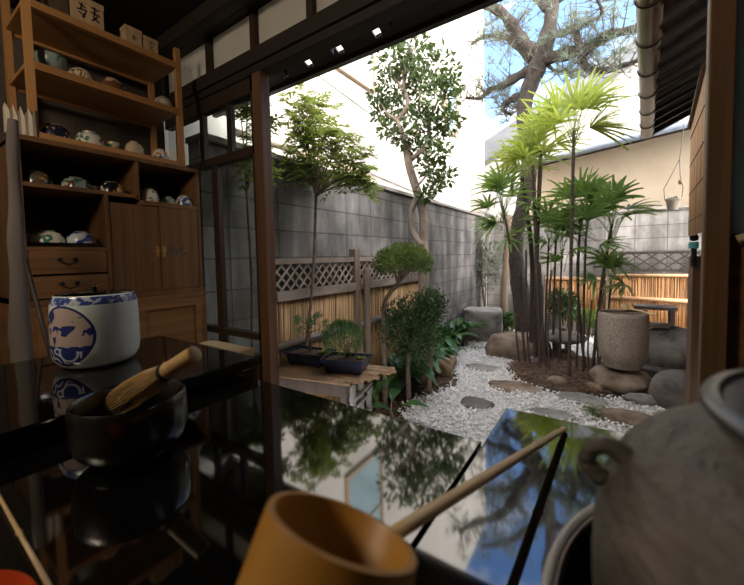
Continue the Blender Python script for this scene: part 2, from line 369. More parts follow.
# left glazed sash, fixed post at its right
pl = struct(MB().box((-1.372, YW-.03, FZ), (-1.312, YW+.02, 2.2)).build('pillar_post', M_post))
m = MB()
m.box((-2.2, YW-.02, 1.845), (-1.375, YW+.02, 1.885))        # mid rail
m.box((-2.2, YW-.02, 2.13), (-1.375, YW+.02, 2.2))
m.box((-2.2, YW-.02, .955), (-1.375, YW+.02, .985)); m.box((-2.2, YW-.02, .84), (-1.375, YW+.02, .875))
m.box((-1.40, YW-.02, .84), (-1.372, YW+.02, 2.2))
for x in (-1.725, -2.08): m.box((x-.024, YW-.014, .84), (x+.024, YW+.014, 1.86))
for x in (at(231, 125, Y=YW).x, at(204, 135, Y=YW).x, -2.08): m.box((x-.019, YW-.012, 1.87), (x+.019, YW+.012, 2.14))
w2 = struct(m.build('window_2', M_darkv))
MB().box((-2.2, YW-.003, .86), (-1.385, YW+.003, 1.86)).build('lower_pane', M_glass, w2)
MB().box((-2.2, YW-.003, 1.87), (-1.385, YW+.003, 2.13)).build('upper_pane', M_glass, w2)
struct(MB().box((-2.25, YW-.04, FZ), (-1.375, YW+.04, .84)).build('wall_sill', M_darkv))
# right-hand pillar and sliding door
a = at(706, 160, Y=YW-.04).x; b = at(733, 160, Y=YW-.04).x
struct(MB().box((a, YW-.04, FZ), (b, YW-.012, 2.2)).build('pillar_side', M_pillar, bevel=.003))
m = MB()
m.box((b, YW-.01, FZ), (b+.005, YW+.03, 2.2)).box((b, YW-.01, 1.36), (.9, YW+.03, 1.385)).box((.86, YW-.01, FZ), (.9, YW+.03, 2.2)).box((b, YW-.01, 2.1), (.9, YW+.03, 2.2))
d1 = struct(m.build('door_1', M_pillar))
MB().box((b+.005, YW+.005, 1.385), (.86, YW+.012, 2.1)).build('frosted_pane', M_frost, d1)
MB().box((b+.005, YW+.0, FZ+.02), (.86, YW+.012, 1.36)).build('board_panel', M_lowcab, d1)
MB().tube([(b+.012, YW-.03, 1.372), (b+.03, YW-.035, 1.379), (b+.07, YW-.033, 1.384), (b+.1, YW-.02, 1.38)], .009, 10).build('door_handle', M_palew, d1, True)
struct(MB().box((.9, YW-.04, FZ), (2.6, YW+.04, 2.2)).build('wall_front', M_plaster))

# low eave over the opening, with a slit the daylight shows through
def eavept(y): return 2.50 + (1.65-y)*.42
m = MB()
def strip(m, x0, x1, y0, y1, th=.03):
    m.add([(x, y, eavept(y)+dz) for dz in (0, th) for x, y in ((x0, y0), (x1, y0), (x1, y1), (x0, y1))],
          [(3, 2, 1, 0), (4, 5, 6, 7), (0, 1, 5, 4), (1, 2, 6, 5), (2, 3, 7, 6), (3, 0, 4, 7)])
X0, X1 = -2.6, .30
strip(m, X0, X1, 1.12, 1.58, .012); strip(m, X0, X1, 1.622, 1.65, .012)
gaps = [(at(px, py, Y=1.6).x) for px, py in ((284, 73), (309, 60), (340, 46), (377, 26))]
xx = X0
for g in gaps: strip(m, xx, g-.022, 1.58, 1.622, .012); xx = g+.022
strip(m, xx, X1, 1.58, 1.622, .012)
m.box((X0, 1.64, 2.475), (X1, 1.675, 2.545))
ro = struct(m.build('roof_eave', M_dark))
m = MB()
for i in range(8):
    x = -2.45+i*.38; m.add([(x+dx, y, eavept(y)-dz) for dz in (.05, .001) for dx, y in ((-.02, 1.12), (.02, 1.12), (.02, 1.57), (-.02, 1.57))],
          [(3, 2, 1, 0), (4, 5, 6, 7), (0, 1, 5, 4), (1, 2, 6, 5), (2, 3, 7, 6), (3, 0, 4, 7)])
m.build('rafters', M_dark, ro)
struct(MB().box((-2.6, 1.0, 2.62), (2.6, 1.13, 3.4)).build('wall_upper', M_plaster))
struct(MB().add([(-2.6, 1.2, 3.3), (2.6, 1.2, 3.3), (2.6, -2.8, 4.6), (-2.6, -2.8, 4.6), (-2.6, 1.2, 3.4), (2.6, 1.2, 3.4), (2.6, -2.8, 4.7), (-2.6, -2.8, 4.7)],
       [(3, 2, 1, 0), (4, 5, 6, 7), (0, 1, 5, 4), (1, 2, 6, 5), (2, 3, 7, 6), (3, 0, 4, 7)]).build('roof_main', M_tile))

# the wing on the right: gutter, rafters, roof
g0, g1 = at(650, 0, Z=2.8), at(647, 138, Z=2.8)
gd = (g1-g0).normalized(); gp = V((gd.y, -gd.x, 0))           # gp points inward, to the right
gs = g0-gd*1.3
m = MB(); n = 14; rr = .068
vs = []; L = (g1-gs).length
for s_ in (0, L):
    for rad in (rr, rr-.006):
        for j in range(n+1):
            th = PI+PI*j/n
            vs.append(gs+gd*s_+gp*(rad*math.cos(th))+V((0, 0, rad*math.sin(th)+.06)))
k = n+1
fs = [(j, j+1, 2*k+j+1, 2*k+j) for j in range(n)] + [(k+j+1, k+j, 3*k+j, 3*k+j+1) for j in range(n)]
fs += [(j, k+j, k+j+1, j+1) for j in range(n)] + [(2*k+j+1, 3*k+j+1, 3*k+j, 2*k+j) for j in range(n)]
fs += [(0, 2*k, 3*k, k), (n, k+n, 3*k+n, 2*k+n)]
gt = thing('roof_gutter', 'shiny brown rain gutter along the edge of the right-hand eave', 'gutter', gs)
m.add(vs, fs).build('channel', M_gut, gt, True, 40)
for i in range(7):
    c = gs+gd*(1.35+i*.52)+V((0, 0, .06))
    MB().tube([c+gp*((rr+.006)*math.cos(PI+PI*j/10))+V((0, 0, (rr+.006)*math.sin(PI+PI*j/10))) for j in range(11)], .005, 6).build('bracket', M_iron, gt, True)
q = MB()
rs = .46
def rp(s_, u, dz=0): return gs+gd*s_+gp*(.05+u)+V((0, 0, .09+u*rs+dz))
def slab(m, s0, s1, u0, u1, z0, z1):
    m.add([rp(s, u, z) for z in (z0, z1) for s, u in ((s0, u0), (s1, u0), (s1, u1), (s0, u1))],
          [(3, 2, 1, 0), (4, 5, 6, 7), (0, 1, 5, 4), (1, 2, 6, 5), (2, 3, 7, 6), (3, 0, 4, 7)])
slab(q, 0, L, -.02, 1.9, .03, .07)
wr = struct(q.build('roof_wing', M_tile))
q = MB(); slab(q, 0, L, -.03, 1.9, .0, .03); q.build('soffit', M_soffit, wr)
q = MB()
ns = int(L/.30)
for i in range(ns+1): slab(q, L-.05-i*.30, L-.005-i*.30, -.02, 1.9, -.075, .0)
q.build('rafters', M_rafter, wr)
q = MB(); slab(q, 0, L, -.035, -.015, -.05, .06); q.build('fascia', M_rafter, wr)
struct(MB().box((.95, 1.2, 0), (1.05, gs.y+gd.y*L-.02, 3.1)).build('wall_wing', M_post))  # run on unseen to the eave's end to keep sun off the rear corner

# ------------------------------------------------------------------ tables on the floor
T = 1.10
def table(name, label, x0, x1, y0, y1):
    o = thing(name, label, 'table', ((x0+x1)/2, (y0+y1)/2, FZ), 'black lacquer tables')
    MB().box((x0, y0, T-.035), (x1, y1, T)).build('tabletop', M_lac, o, bevel=.0015)
    MB().box((x0+.04, y0+.04, T-.11), (x1-.04, y1-.04, T-.035)).build('apron', M_lacb, o)
    for x in (x0+.05, x1-.11):
        for y in (y0+.05, y1-.11): MB().box((x, y, FZ), (x+.06, y+.06, T-.11)).build('leg', M_lacb, o)
    return o
table('lacquer_table', 'long black lacquer table with the tea bowl and whisk standing on it', -1.2, -.1385, -.36, .458)
table('lacquer_table', 'black lacquer table under the clay kettle, reflecting blue sky', -.1355, .72, -.36, .583)
B = T+.034
bd = thing('lacquer_board', 'raised black lacquer board under the blue and white water jar', 'board', (-.86, .1, T))
MB().box((-1.08, -.30, T+.012), (-.638, .49, B)).build('board_top', M_lacb, bd, bevel=.003)
for y in (-.22, .36): MB().box((-1.06, y, T+.0005), (-.66, y+.06, T+.012)).build('foot', M_lacb, bd)

# water jar -------------------------------------------------------
mc = V((-.915, .287, B)); mr = .0765
def jarmat():
    t = NT('blue_and_white_porcelain'); tc = t.n('ShaderNodeTexCoord'); s = t.n('ShaderNodeSeparateXYZ'); t.l(tc.outputs['Object'], s.inputs[0])
    x, y, z = s.outputs
    base = t.ramp(t.noise(t.coord(), 7, 3), [(.3, (.68, .76, .72)), (.7, (.76, .82, .78))])
    blue = (.025, .04, .16)
    # direction the roundel faces (towards lower left of the view): tangent coordinate
    ang = math.atan2(-mc.y, -mc.x) - .80
    nx, ny = math.cos(ang), math.sin(ang)
    u = t.math('ADD', t.math('MULTIPLY', x, -ny), t.math('MULTIPLY', y, nx))
    w = t.math('ADD', t.math('MULTIPLY', x, nx), t.math('MULTIPLY', y, ny))
    dz = t.math('SUBTRACT', z, .072)
    d = t.math('SQRT', t.math('ADD', t.math('POWER', t.math('DIVIDE', u, .054), 2.0), t.math('POWER', t.math('DIVIDE', dz, .060), 2.0)))
    front = t.math('GREATER_THAN', w, 0.0)
    ins = t.math('MULTIPLY', t.math('LESS_THAN', d, .97), front)
    ring = t.math('MULTIPLY', t.math('MULTIPLY', t.math('GREATER_THAN', d, .93), t.math('LESS_THAN', d, 1.0)), front)
    cv = t.n('ShaderNodeCombineXYZ'); t.l(u, cv.inputs[0]); t.l(z, cv.inputs[1])
    n1 = t.n('ShaderNodeTexNoise'); t.l(cv.outputs[0], n1.inputs['Vector']); n1.inputs['Scale'].default_value = 26; n1.inputs['Detail'].default_value = 2; n1.inputs['Distortion'].default_value = 1.5
    trees = t.math('GREATER_THAN', n1.outputs['Fac'], .54)
    # waves in the lower half: overlapping arcs
    vv = t.n('ShaderNodeTexVoronoi'); t.l(cv.outputs[0], vv.inputs['Vector']); vv.inputs['Scale'].default_value = 36
    arcs = t.math('GREATER_THAN', t.math('SINE', t.math('MULTIPLY', vv.outputs['Distance'], 18.0)), .55)
    low = t.math('LESS_THAN', z, .052)
    pink = t.mix(trees, (.52, .40, .35), blue)
    wave = t.mix(arcs, blue, (.55, .56, .60))
    scene_ = t.mix(low, pink, wave)
    col = t.mix(ins, base, scene_); col = t.mix(ring, col, blue)
    band = t.math('MULTIPLY', t.math('GREATER_THAN', z, .1315), t.math('LESS_THAN', z, .1475))
    nb = t.noise(t.coord(), 55, 2, .4, 1.5)
    bandc = t.mix(t.ramp(nb, [(.5, (0, 0, 0)), (.56, (1, 1, 1))]), (.05, .08, .30), (.55, .6, .68))
    col = t.mix(band, col, bandc)
    foot = t.math('LESS_THAN', z, .006); col = t.mix(foot, col, (.5, .48, .44))
    t.bsdf(col, .14, 0, 1.5, .5); return t.m
jr = thing('water_jar', 'white porcelain water jar with blue wave roundel and black lid', 'jar', mc)
pr = [(0, 0), (.052, 0), (.058, .002), (.068, .010), (.0745, .022), (.0768, .04), (.0770, .075), (.0762, .11), (.0745, .132), (.0715, .144), (.069, .1485), (.0675, .1495), (.0655, .148), (.066, .135), (.069, .06), (.05, .02), (0, .018)]
MB().lathe(pr, mc, 64).build('body', jarmat(), jr, True, 50)
MB().lathe([(0, .1465), (.066, .1465), (.0668, .1490), (.0655, .1525), (.05, .1545), (0, .1555)], mc, 48).build('lid', M_lacb, jr, True, 50)
MB().lathe([(.0, .1545), (.007, .1545), (.005, .159), (.007, .1635), (.005, .166), (0, .1665)], mc, 20).build('knob', M_lacb, jr, True)

# tea bowl and whisk ---------------------------------------------------------
bc = V((-.513, .192, T)); 
bw = thing('tea_bowl', 'glossy black hand-made tea bowl holding the bamboo whisk', 'bowl', bc)
pr = [(0, .006), (.030, .006), (.032, .0), (.036, .0), (.037, .007), (.052, .010), (.062, .018), (.0665, .032), (.068, .050), (.0675, .066), (.0665, .076), (.0645, .0785), (.062, .076), (.0625, .05), (.058, .026), (.04, .015), (0, .013)]
pr = [(x*.95, z*.97) for x, z in pr]
MB().lathe(pr, bc, 56, wob=.045, seed=3).build('body', M_raku, bw, True, 70)
wh0 = at(114, 405, Z=T+.048); wh1 = at(196, 353, Z=T+.132)
wd = (wh1-wh0).normalized(); WL = (wh1-wh0).length
wk = thing('bamboo_whisk', 'pale bamboo tea whisk leaning in the black bowl', 'whisk', wh0)
m = MB(); e = wh0+wd*WL*.66
pf = [(.0110, 0), (.0112, .004), (.0120, .006), (.0112, .008), (.0108, WL*.33-.001), (.0095, WL*.33), (.0, WL*.33)]
m.lathe([(0, 0)]+pf, e, 28, wd); m.build('handle', M_chasen, wk, True, 40)
MB().lathe([(.0111, -.003), (.0124, -.003), (.0127, 0), (.0124, .003), (.0111, .003)], e-wd*.001, 28, wd).build('binding', M_thread, wk, True)
m = MB(); a = wd.orthogonal().normalized(); b_ = wd.cross(a)
for ringi, (cnt, rs_, rm, re) in enumerate(((34, .0102, .019, .017), (14, .006, .009, .006))):
    for i in range(cnt):
        t_ = 2*PI*i/cnt; u = a*math.cos(t_)+b_*math.sin(t_); LL = WL*.66*(1-.12*ringi)*rnd(.96, 1.0)
        m.tube([e+u*rs_, e-wd*LL*.3+u*(rs_+(rm-rs_)*.75), e-wd*LL*.65+u*rm, e-wd*LL*.9+u*(re+rm)/2, e-wd*LL+u*re*.8], [.0012, .0010, .0009, .0007, .0004], 5)
m.build('tines', M_chasen, wk, True)

# water ladle, laid across the lid rest -----------------------------------------
cc = V((-.094, .112, 1.234)); an = V((.087, .487, .869)).normalized(); cr = .034; ch = .057
ld = thing('bamboo_ladle', 'bamboo water ladle in the foreground, long handle resting on the table', 'ladle', cc-an*ch)
pr = [(0, -ch), (cr*.9, -ch), (cr*.97, -ch+.003), (cr*.985, -ch+.012), (cr, -.003), (cr*.985, 0), (cr*.90, 0), (cr*.875, -.002), (cr*.85, -ch+.012), (cr*.7, -ch+.007), (0, -ch+.006)]
MB().lathe(pr, cc, 72, an).build('cup', M_bamd, ld, True, 45)
h0 = V((-.091, .1425, 1.2085)); h1 = at(565, 428, Z=T+.0035)
m = MB(); hd = (h1-h0).normalized(); hr = hd.cross(V((0, 0, 1))).normalized(); hu = hr.cross(hd)
st = [(0, .0042, .0030), (.05, .0046, .0032), (.30, .0048, .0032), (.655, .0046, .0030), (.665, .0056, .0036), (.675, .0046, .0030), (.9, .0046, .0026), (.99, .0042, .0022), (1.0, .003, .0015)]
vs = []; HL = (h1-h0).length
for f_, w_, t_ in st:
    p = h0+hd*HL*f_
    for j in range(10): vs.append(p+hr*w_*math.cos(2*PI*j/10)+hu*t_*math.sin(2*PI*j/10))
fs = [(i*10+j, i*10+(j+1) % 10, (i+1)*10+(j+1) % 10, (i+1)*10+j) for i in range(len(st)-1) for j in range(10)]+[tuple(range(9, -1, -1)), tuple((len(st)-1)*10+j for j in range(10))]
m.add(vs, fs).build('handle', M_bam, ld, True)
fb = cc-an*ch
MB().lathe([(0, T), (.027, T), (.0275, T+.03), (.027, T+.051), (.022, T+.0515), (.021, T+.03), (0, T+.03)], (fb.x-.004, fb.y-.001, 0), 32).build('lid_rest', M_bam, None, True, 40)
tag(bpy.data.objects['lid_rest'], 'short green-brown bamboo lid rest under the ladle cup', 'lid rest')

# thin bamboo stick and the red lacquer tray at the near corner
s0 = at(1, 500, Z=T+.004); s1 = at(50, 588, Z=T+.004); s0 = s0+(s0-s1)*.35; s1 = s1+(s1-s0)*.15
m = MB(); q0 = [s0, s0.lerp(s1, .50), s0.lerp(s1, .515), s0.lerp(s1, .53), s1]
m.tube(q0, [.0017, .0019, .0027, .0019, .0019], 8).build('tea_scoop', M_bam, None, True)
tag(bpy.data.objects['tea_scoop'], 'slim bamboo tea scoop lying on the table at the lower left', 'scoop')
rc = V((-.343, -.004, T))
MB().lathe([(0, 0), (.045, 0), (.062, .004), (.066, .018), (.064, .019), (.059, .007), (.04, .004), (0, .004)], rc, 48).build('lacquer_dish', M_red, None, True, 50)
tag(bpy.data.objects['lacquer_dish'], 'vermilion lacquer dish just showing in the lower left corner', 'dish')

# kettle on its brazier ---------------------------------------------------------
kc = V((.1245, .1993, T))
br = thing('ceramic_brazier', 'tan glazed round brazier with a pale rim under the dark kettle', 'brazier', kc)
pr = [(0, 0), (.10, 0), (.122, .006), (.141, .03), (.149, .058), (.1515, .070), (.1505, .0765)]
MB().lathe(pr+[(.1455, .0765), (.1455, .070), (0, .068)][:2]+[(.143, .04), (.125, .012), (0, .010)], kc, 72).build('body', M_furo, br, True, 50)
MB().lathe([(0, .0105), (.124, .0125), (.1425, .042), (.1452, .074), (.1445, .074), (.1405, .042), (.122, .0145), (0, .0125)], kc, 72).build('lining', M_iron, br, True)
MB().lathe([(.1502, .070), (.1528, .0745), (.1522, .0780), (.1495, .0790), (.1465, .077), (.1455, .070)], kc, 72).build('rim', M_furor, br, True)
kt = thing('clay_kettle', 'big rough dark clay kettle with a lug, standing in the tan brazier', 'kettle', kc+V((0, 0, .0165)))
pr = [(0, .0165), (.085, .0165), (.113, .026), (.125, .05), (.1295, .08), (.1305, .105), (.1295, .122), (.1265, .137), (.121, .149), (.113, .158), (.102, .165), (.09, .169), (.086, .1705), (.0835, .1725), (.0835, .180), (.079, .181), (.077, .172), (0, .16)]
MB().lathe(pr, kc, 72, wob=.012, seed=5).build('body', M_clay, kt, True)
MB().lathe([(0, .1802), (.085, .1802), (.0895, .1812), (.0912, .1845), (.0895, .1872), (.0845, .1880), (.083, .1858), (.079, .1865), (.045, .191), (0, .193)], kc, 72).build('lid', M_lid, kt, True, 60)
MB().lathe([(0, .191), (.012, .191), (.009, .198), (.013, .206), (.010, .211), (0, .212)], kc, 24).build('lid_knob', M_lid, kt, True)
for ang_ in (math.radians(180), 0):
    rd = V((math.cos(ang_), math.sin(ang_), 0))
    P = smooth([kc+rd*.116+V((0, 0, .1525)), kc+rd*.122+V((0, 0, .1560)), kc+rd*.128+V((0, 0, .1555)), kc+rd*.1318+V((0, 0, .1505)), kc+rd*.1320+V((0, 0, .145)), kc+rd*.126+V((0, 0, .1395))], 4)
    MB().tube(P, [  .0052-.0014*math.sin(PI*i/(len(P)-1)) for i in range(len(P))], 12).build('lug', M_clay, kt, True)

# ------------------------------------------------------------------ cabinet along the left wall
cy0, cy1 = .336, 1.015; D = .38; xb = XC-D
cb = thing('tea_cabinet', 'dark brown wooden tea cabinet with open shelves, two drawers and sliding doors', 'cabinet', (XC-D/2, (cy0+cy1)/2, FZ))
m = MB()
m.box((xb, cy0, 1.19), (XC, cy0+.018, 1.81)); m.box((xb, cy1-.016, 1.19), (XC, cy1, 1.81))
m.box((xb, cy0, 1.795), (XC+.004, cy1, 1.813)).box((xb, cy0, 1.19), (XC+.006, cy1+.004, 1.212))
m.build('frame', M_cab, cb)
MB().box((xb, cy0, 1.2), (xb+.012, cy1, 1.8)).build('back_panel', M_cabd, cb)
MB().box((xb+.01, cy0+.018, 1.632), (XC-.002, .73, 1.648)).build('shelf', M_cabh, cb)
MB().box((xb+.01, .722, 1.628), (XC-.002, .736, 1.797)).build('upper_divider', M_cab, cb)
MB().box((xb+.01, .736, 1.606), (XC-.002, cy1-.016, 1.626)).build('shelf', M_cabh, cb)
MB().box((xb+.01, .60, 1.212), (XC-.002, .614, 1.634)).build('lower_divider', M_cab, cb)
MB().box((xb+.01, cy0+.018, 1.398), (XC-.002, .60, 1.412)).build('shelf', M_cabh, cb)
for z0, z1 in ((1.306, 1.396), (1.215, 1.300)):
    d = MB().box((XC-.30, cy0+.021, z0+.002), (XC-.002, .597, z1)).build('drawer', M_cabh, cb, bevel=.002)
    yc, zc = (cy0+.6)/2, (z0+z1)/2+.012
    MB().tube([(XC+.006, yc-.024, zc), (XC+.015, yc-.022, zc-.012), (XC+.017, yc, zc-.02), (XC+.015, yc+.022, zc-.012), (XC+.006, yc+.024, zc)], .0026, 8).build('drawer_pull', M_iron, d, True)
    q = MB()
    for s in (-1, 1): q.lathe([(.0, -.004), (.008, -.004), (.008, .005), (.004, .008), (0, .009)], (XC, yc+s*.024, zc), 12, (1, 0, 0))
    q.build('pull_plate', M_iron, d)
ym = .815
for i, (a_, b_) in enumerate(((.616, ym), (ym, cy1-.018))):
    d = MB().box((XC-.022+.006*i, a_+.001, 1.214), (XC-.008+.006*i, b_-.001, 1.604)).build('door', M_cab, cb)
    hy = (ym-.013) if i == 0 else ym+.013
    MB().lathe([(0, 0), (.009, 0), (.010, .003), (.006, .004), (.0, .002)], (XC-.008+.006*i, hy, 1.395), 16, (1, 0, 0)).build('door_pull', M_brass, d, True)
    MB().box((XC-.008+.006*i, hy-.006, 1.37), (XC-.005+.006*i, hy+.006, 1.42)).build('door_plate', M_brass, d)
# faded plant painted on the right door
m = MB()
for k in range(7):
    a_ = V((XC-.0015, .855+.012*k*.8, 1.375+.01*((k*7) % 3))); t_ = -.9+k*.3
    m.leaf4(a_, (0, math.sin(t_), math.cos(t_)*.7), (1, 0, 0), .035, .013)
M_faded = NT('faded_paint'); M_faded.bsdf((.07, .07, .065), .7); M_faded = M_faded.m
m.build('painted_sprig', M_faded, cb)
# chest under the upper cabinet
ch_ = thing('low_chest', 'reddish brown panelled chest carrying the tea cabinet', 'chest', (XC-D/2, (cy0+cy1)/2, FZ))
m = MB(); m.box((xb, cy0-.01, FZ), (XC+.004, cy1+.006, 1.188)); m.build('body', M_lowcab, ch_)
for a_, b_ in ((cy0+.03, .655), (.70, cy1-.025)):
    q = MB(); x = XC+.004
    q.box((x, a_, .72), (x+.01, a_+.03, 1.155)).box((x, b_-.03, .72), (x+.01, b_, 1.155)).box((x, a_+.03, 1.125), (x+.01, b_-.03, 1.155)).box((x, a_+.03, .72), (x+.01, b_-.03, .75))
    d = q.build('door', M_lowcab, ch_)
    MB().box((x, a_+.03, .75), (x+.003, b_-.03, 1.125)).build('door_panel', M_lowcab, d)

# pine rack on top
ry0, ry1 = .385, .95; rx1 = XC-.005; rx0 = XC-.30; Z0 = 1.8135
rk = thing('pine_rack', 'light orange pine shelf rack standing on the dark cabinet', 'shelf rack', ((rx0+rx1)/2, (ry0+ry1)/2, Z0))
for x in (rx0, rx1-.022):
    for y in (ry0, ry1-.024): MB().box((x, y, Z0), (x+.022, y+.024, 2.385 if y > .5 else 2.475)).build('upright', M_rackv, rk)
for z in (1.836, 2.092, 2.313):
    MB().box((rx0+.012, ry0+.006, z-.016), (rx1-.004, ry1-.006, z)).build('shelf', M_rack, rk)
    MB().box((rx1-.02, ry0+.024, z-.028), (rx1+.003, ry1-.024, z-.0005)).build('front_rail', M_rack, rk)
    MB().box((rx0+.001, ry0+.024, z-.028), (rx0+.012, ry1-.024, z+.004)).build('back_rail', M_rack, rk)

# ---- pottery on shelves
def bowl(label, px, py, zrest, xq, r, h, m, up=False, group=None, foot=.42, name='painted_bowl'):
    y = at(px, py, X=xq).y; c = V((xq, y, zrest+.0006)); r *= 1.07; h *= 1.08
    o = thing(name, label, 'bowl', c, group or ('bowls on the pine rack' if zrest > 1.8 else 'bowls in the tea cabinet'))
    w = r*.06
    P = [(0, .004), (r*foot-.004, .004), (r*foot-.003, 0), (r*foot, 0), (r*foot, .006), (r*.72, h*.2), (r*.92, h*.5), (r*.985, h*.8), (r, h), (r-w*.6, h+.0005), (r-w, h*.97), (r*.9, h*.55), (r*.66, h*.25), (0, h*.17)]
    if not up: P = [(a, h-b) for a, b in reversed(P)]
    MB().lathe(P, c, 36).build('body', m, o, True, 60)
    zf = (h-.003) if not up else -.0003
    z2 = zf+.0032
    MB().lathe([(r*foot-.005, zf), (r*foot+.001, zf), (r*foot+.001, z2), (r*foot-.005, z2)], c, 28).build('foot_ring', M_terr, o)
    return o
W = (.60, .56, .48)
def cm(i, base, *sp, **k): return ceramic('glaze_%02d' % i, base, sp, **k)
blue = (.03, .06, .24); grn = (.04, .16, .09); gold = (.42, .24, .05); red = (.35, .06, .03); brn = (.12, .05, .02); blk = (.012, .011, .014); org_ = (.5, .25, .08)
xs1 = XC-.06
zt, zm, zl = 2.0925, 2.0925, 1.8365
# middle rack shelf
bowl('teal-grey tea bowl standing upright at the left end of the middle rack shelf', 51, 60, zm, xs1-.02, .046, .062, cm(1, (.22, .27, .25), (grn, 28, .6, 3)), True)
bowl('cream upturned bowl with brown sketch, second from left on the middle rack shelf', 81, 73, zm, xs1, .044, .046, cm(2, (.48, .38, .27), (brn, 30, .58, 5)))
bowl('half black, half pale upturned bowl mid-way along the middle rack shelf', 112, 84, zm, xs1, .046, .05, cm(3, (.40, .29, .2), (brn, 9, .47, 2), (blk, 9, .58, 7)))
bowl('speckled grey upturned bowl at the right end of the middle rack shelf', 163, 101, zm, xs1, .040, .048, cm(4, (.40, .34, .27), ((.22, .19, .15), 60, .55, 1)))
# lowest rack shelf
bowl('dark blue upturned bowl with gold flowers beside the folded paper', 54, 122, zl, xs1, .048, .05, cm(5, (.012, .015, .035), (gold, 30, .6, 4), (W, 40, .68, 9)))
bowl('white upturned bowl with green and red leaves on the lowest rack shelf', 89, 131, zl, xs1, .047, .054, cm(6, W, (grn, 24, .53, 6), (red, 26, .62, 2)))
bowl('tiny patterned cup between the green-leaf and beige bowls on the lowest rack shelf', 113, 140, zl, xs1, .022, .032, cm(7, (.45, .40, .3), (grn, 50, .52, 8), (gold, 60, .6, 1)), True)
bowl('beige upturned bowl with dark foot on the lowest rack shelf', 134, 142, zl, xs1, .037, .056, cm(8, (.45, .34, .23), (brn, 26, .6, 3)))
bowl('white upturned bowl with blue and gold marks, right end of lowest rack shelf', 160, 149, zl, xs1, .034, .05, cm(9, W, (blue, 36, .55, 5), (gold, 40, .6, 7)))
# upper cabinet row, left
zc1 = 1.6485; xs2 = XC-.06
bowl('dark bronze upturned bowl at the left of the upper cabinet shelf', 36, 176, zc1, xs2, .046, .045, cm(10, (.09, .07, .045), (gold, 26, .6, 3), (blk, 16, .55, 4)))
bowl('grey-green upturned bowl with leaf sprays in the middle of the upper cabinet shelf', 76, 182, zc1, xs2, .045, .045, cm(11, (.38, .40, .34), (grn, 30, .56, 4), (brn, 34, .6, 9)))
bowl('black upturned bowl with gold leaves next to the cabinet divider', 111, 187, zc1, xs2, .045, .046, cm(12, blk, (gold, 20, .58, 2), (W, 24, .66, 7)))
bowl('small olive cup behind the grey-green and black-gold bowls', 93, 183, zc1, xs2-.07, .022, .03, cm(13, (.25, .2, .12), (brn, 40, .5, 6)), True)
# upper right compartment
zc2 = 1.6265
bowl('tall cream upturned bowl with red blossom left of the pale teal bowl', 149, 192, zc2, xs2, .041, .062, cm(14, W, (red, 20, .62, 4), (grn, 24, .62, 1), (brn, 30, .64, 8)))
bowl('pale teal upturned bowl half hidden between two bowls above the doors', 168, 196, zc2, xs2-.05, .036, .045, cm(15, (.33, .42, .38)))
bowl('white upturned bowl with blue leaves at the right end above the doors', 184, 195, zc2, xs2, .037, .052, cm(16, (.58, .58, .55), (blue, 26, .55, 9), (brn, 30, .63, 2)))
fr = thing('flat_wooden_box', 'dark flat wooden box leaning at the back above the doors', 'box', (XC-.3, .80, zc2))
q = MB(); x = XC-.24
q.box((x, .75, zc2), (x+.012, .91, zc2+.115)); q.build('panel', M_boxd, fr)
q = MB(); q.box((x+.012, .75, zc2), (x+.017, .758, zc2+.115)).box((x+.012, .902, zc2), (x+.017, .91, zc2+.115)).box((x+.012, .758, zc2+.107), (x+.017, .902, zc2+.115)); q.build('border', M_cab, fr)
# tray in the lower left compartment
ztr = 1.4125
ty = thing('lacquer_tray', 'black tray under the bowls in the open cabinet bay', 'tray', (XC-.11, .47, ztr))
MB().box((XC-.20, cy0+.03, ztr), (XC-.012, .588, ztr+.008)).build('base', M_lacb, ty)
q = MB(); q.box((XC-.018, cy0+.03, ztr+.008), (XC-.012, .588, ztr+.016)).box((XC-.20, cy0+.03, ztr+.008), (XC-.194, .588, ztr+.016)).box((XC-.194, cy0+.03, ztr+.008), (XC-.018, cy0+.036, ztr+.016)).box((XC-.194, .582, ztr+.008), (XC-.018, .588, ztr+.016)); q.build('rim', M_lacb, ty)
zt2 = ztr+.0085
bowl('white upturned bowl with red and green sprigs on the black tray', 47, 235, zt2, XC-.085, .052, .053, cm(17, (.62, .57, .50), (red, 34, .6, 3), (grn, 30, .62, 8)))
bowl('blue and white upturned bowl on the black tray', 81, 237, zt2, XC-.075, .048, .053, cm(18, (.55, .58, .62), (blue, 22, .47, 4), (org_, 26, .64, 2)))
bowl('plain pale upturned bowl at the back left of the black tray', 25, 236, zt2, XC-.15, .040, .044, cm(19, (.42, .40, .36)))

# boxes on the top shelf
def wbox(label, px0, px1, py, depth, h, m, marks, xq=None, zb=2.3135, name='wooden_box'):
    xq = XC-.03 if xq is None else xq
    y0, y1 = at(px0, py, X=xq).y, at(px1, py, X=xq).y
    o = thing(name, label, 'box', (xq-depth/2, (y0+y1)/2, zb), 'wooden boxes on the rack')
    MB().box((xq-depth, y0, zb), (xq, y1, zb+h*.78)).build('body', m, o, bevel=.002)
    MB().box((xq-depth-.002, y0-.002, zb+h*.785), (xq+.002, y1+.002, zb+h)).build('lid', m, o, bevel=.002)
    if marks:
        q = MB(); w = y1-y0
        for (a0, b0, a1, b1) in marks:
            q.bar((xq+.0005, y0+w*a0, zb+h*b0), (xq+.0005, y0+w*a1, zb+h*b1), .0015, w*.05, (0, -(b1-b0), (a1-a0)))
        q.build('brush_writing', M_ink, o)
    return o
wr1 = [(.25, .72, .45, .62), (.35, .75, .30, .5), (.2, .5, .5, .55), (.25, .42, .42, .3), (.45, .5, .35, .25), (.62, .75, .85, .72), (.73, .78, .7, .48), (.6, .58, .88, .55), (.66, .45, .85, .3), (.8, .5, .62, .28)]
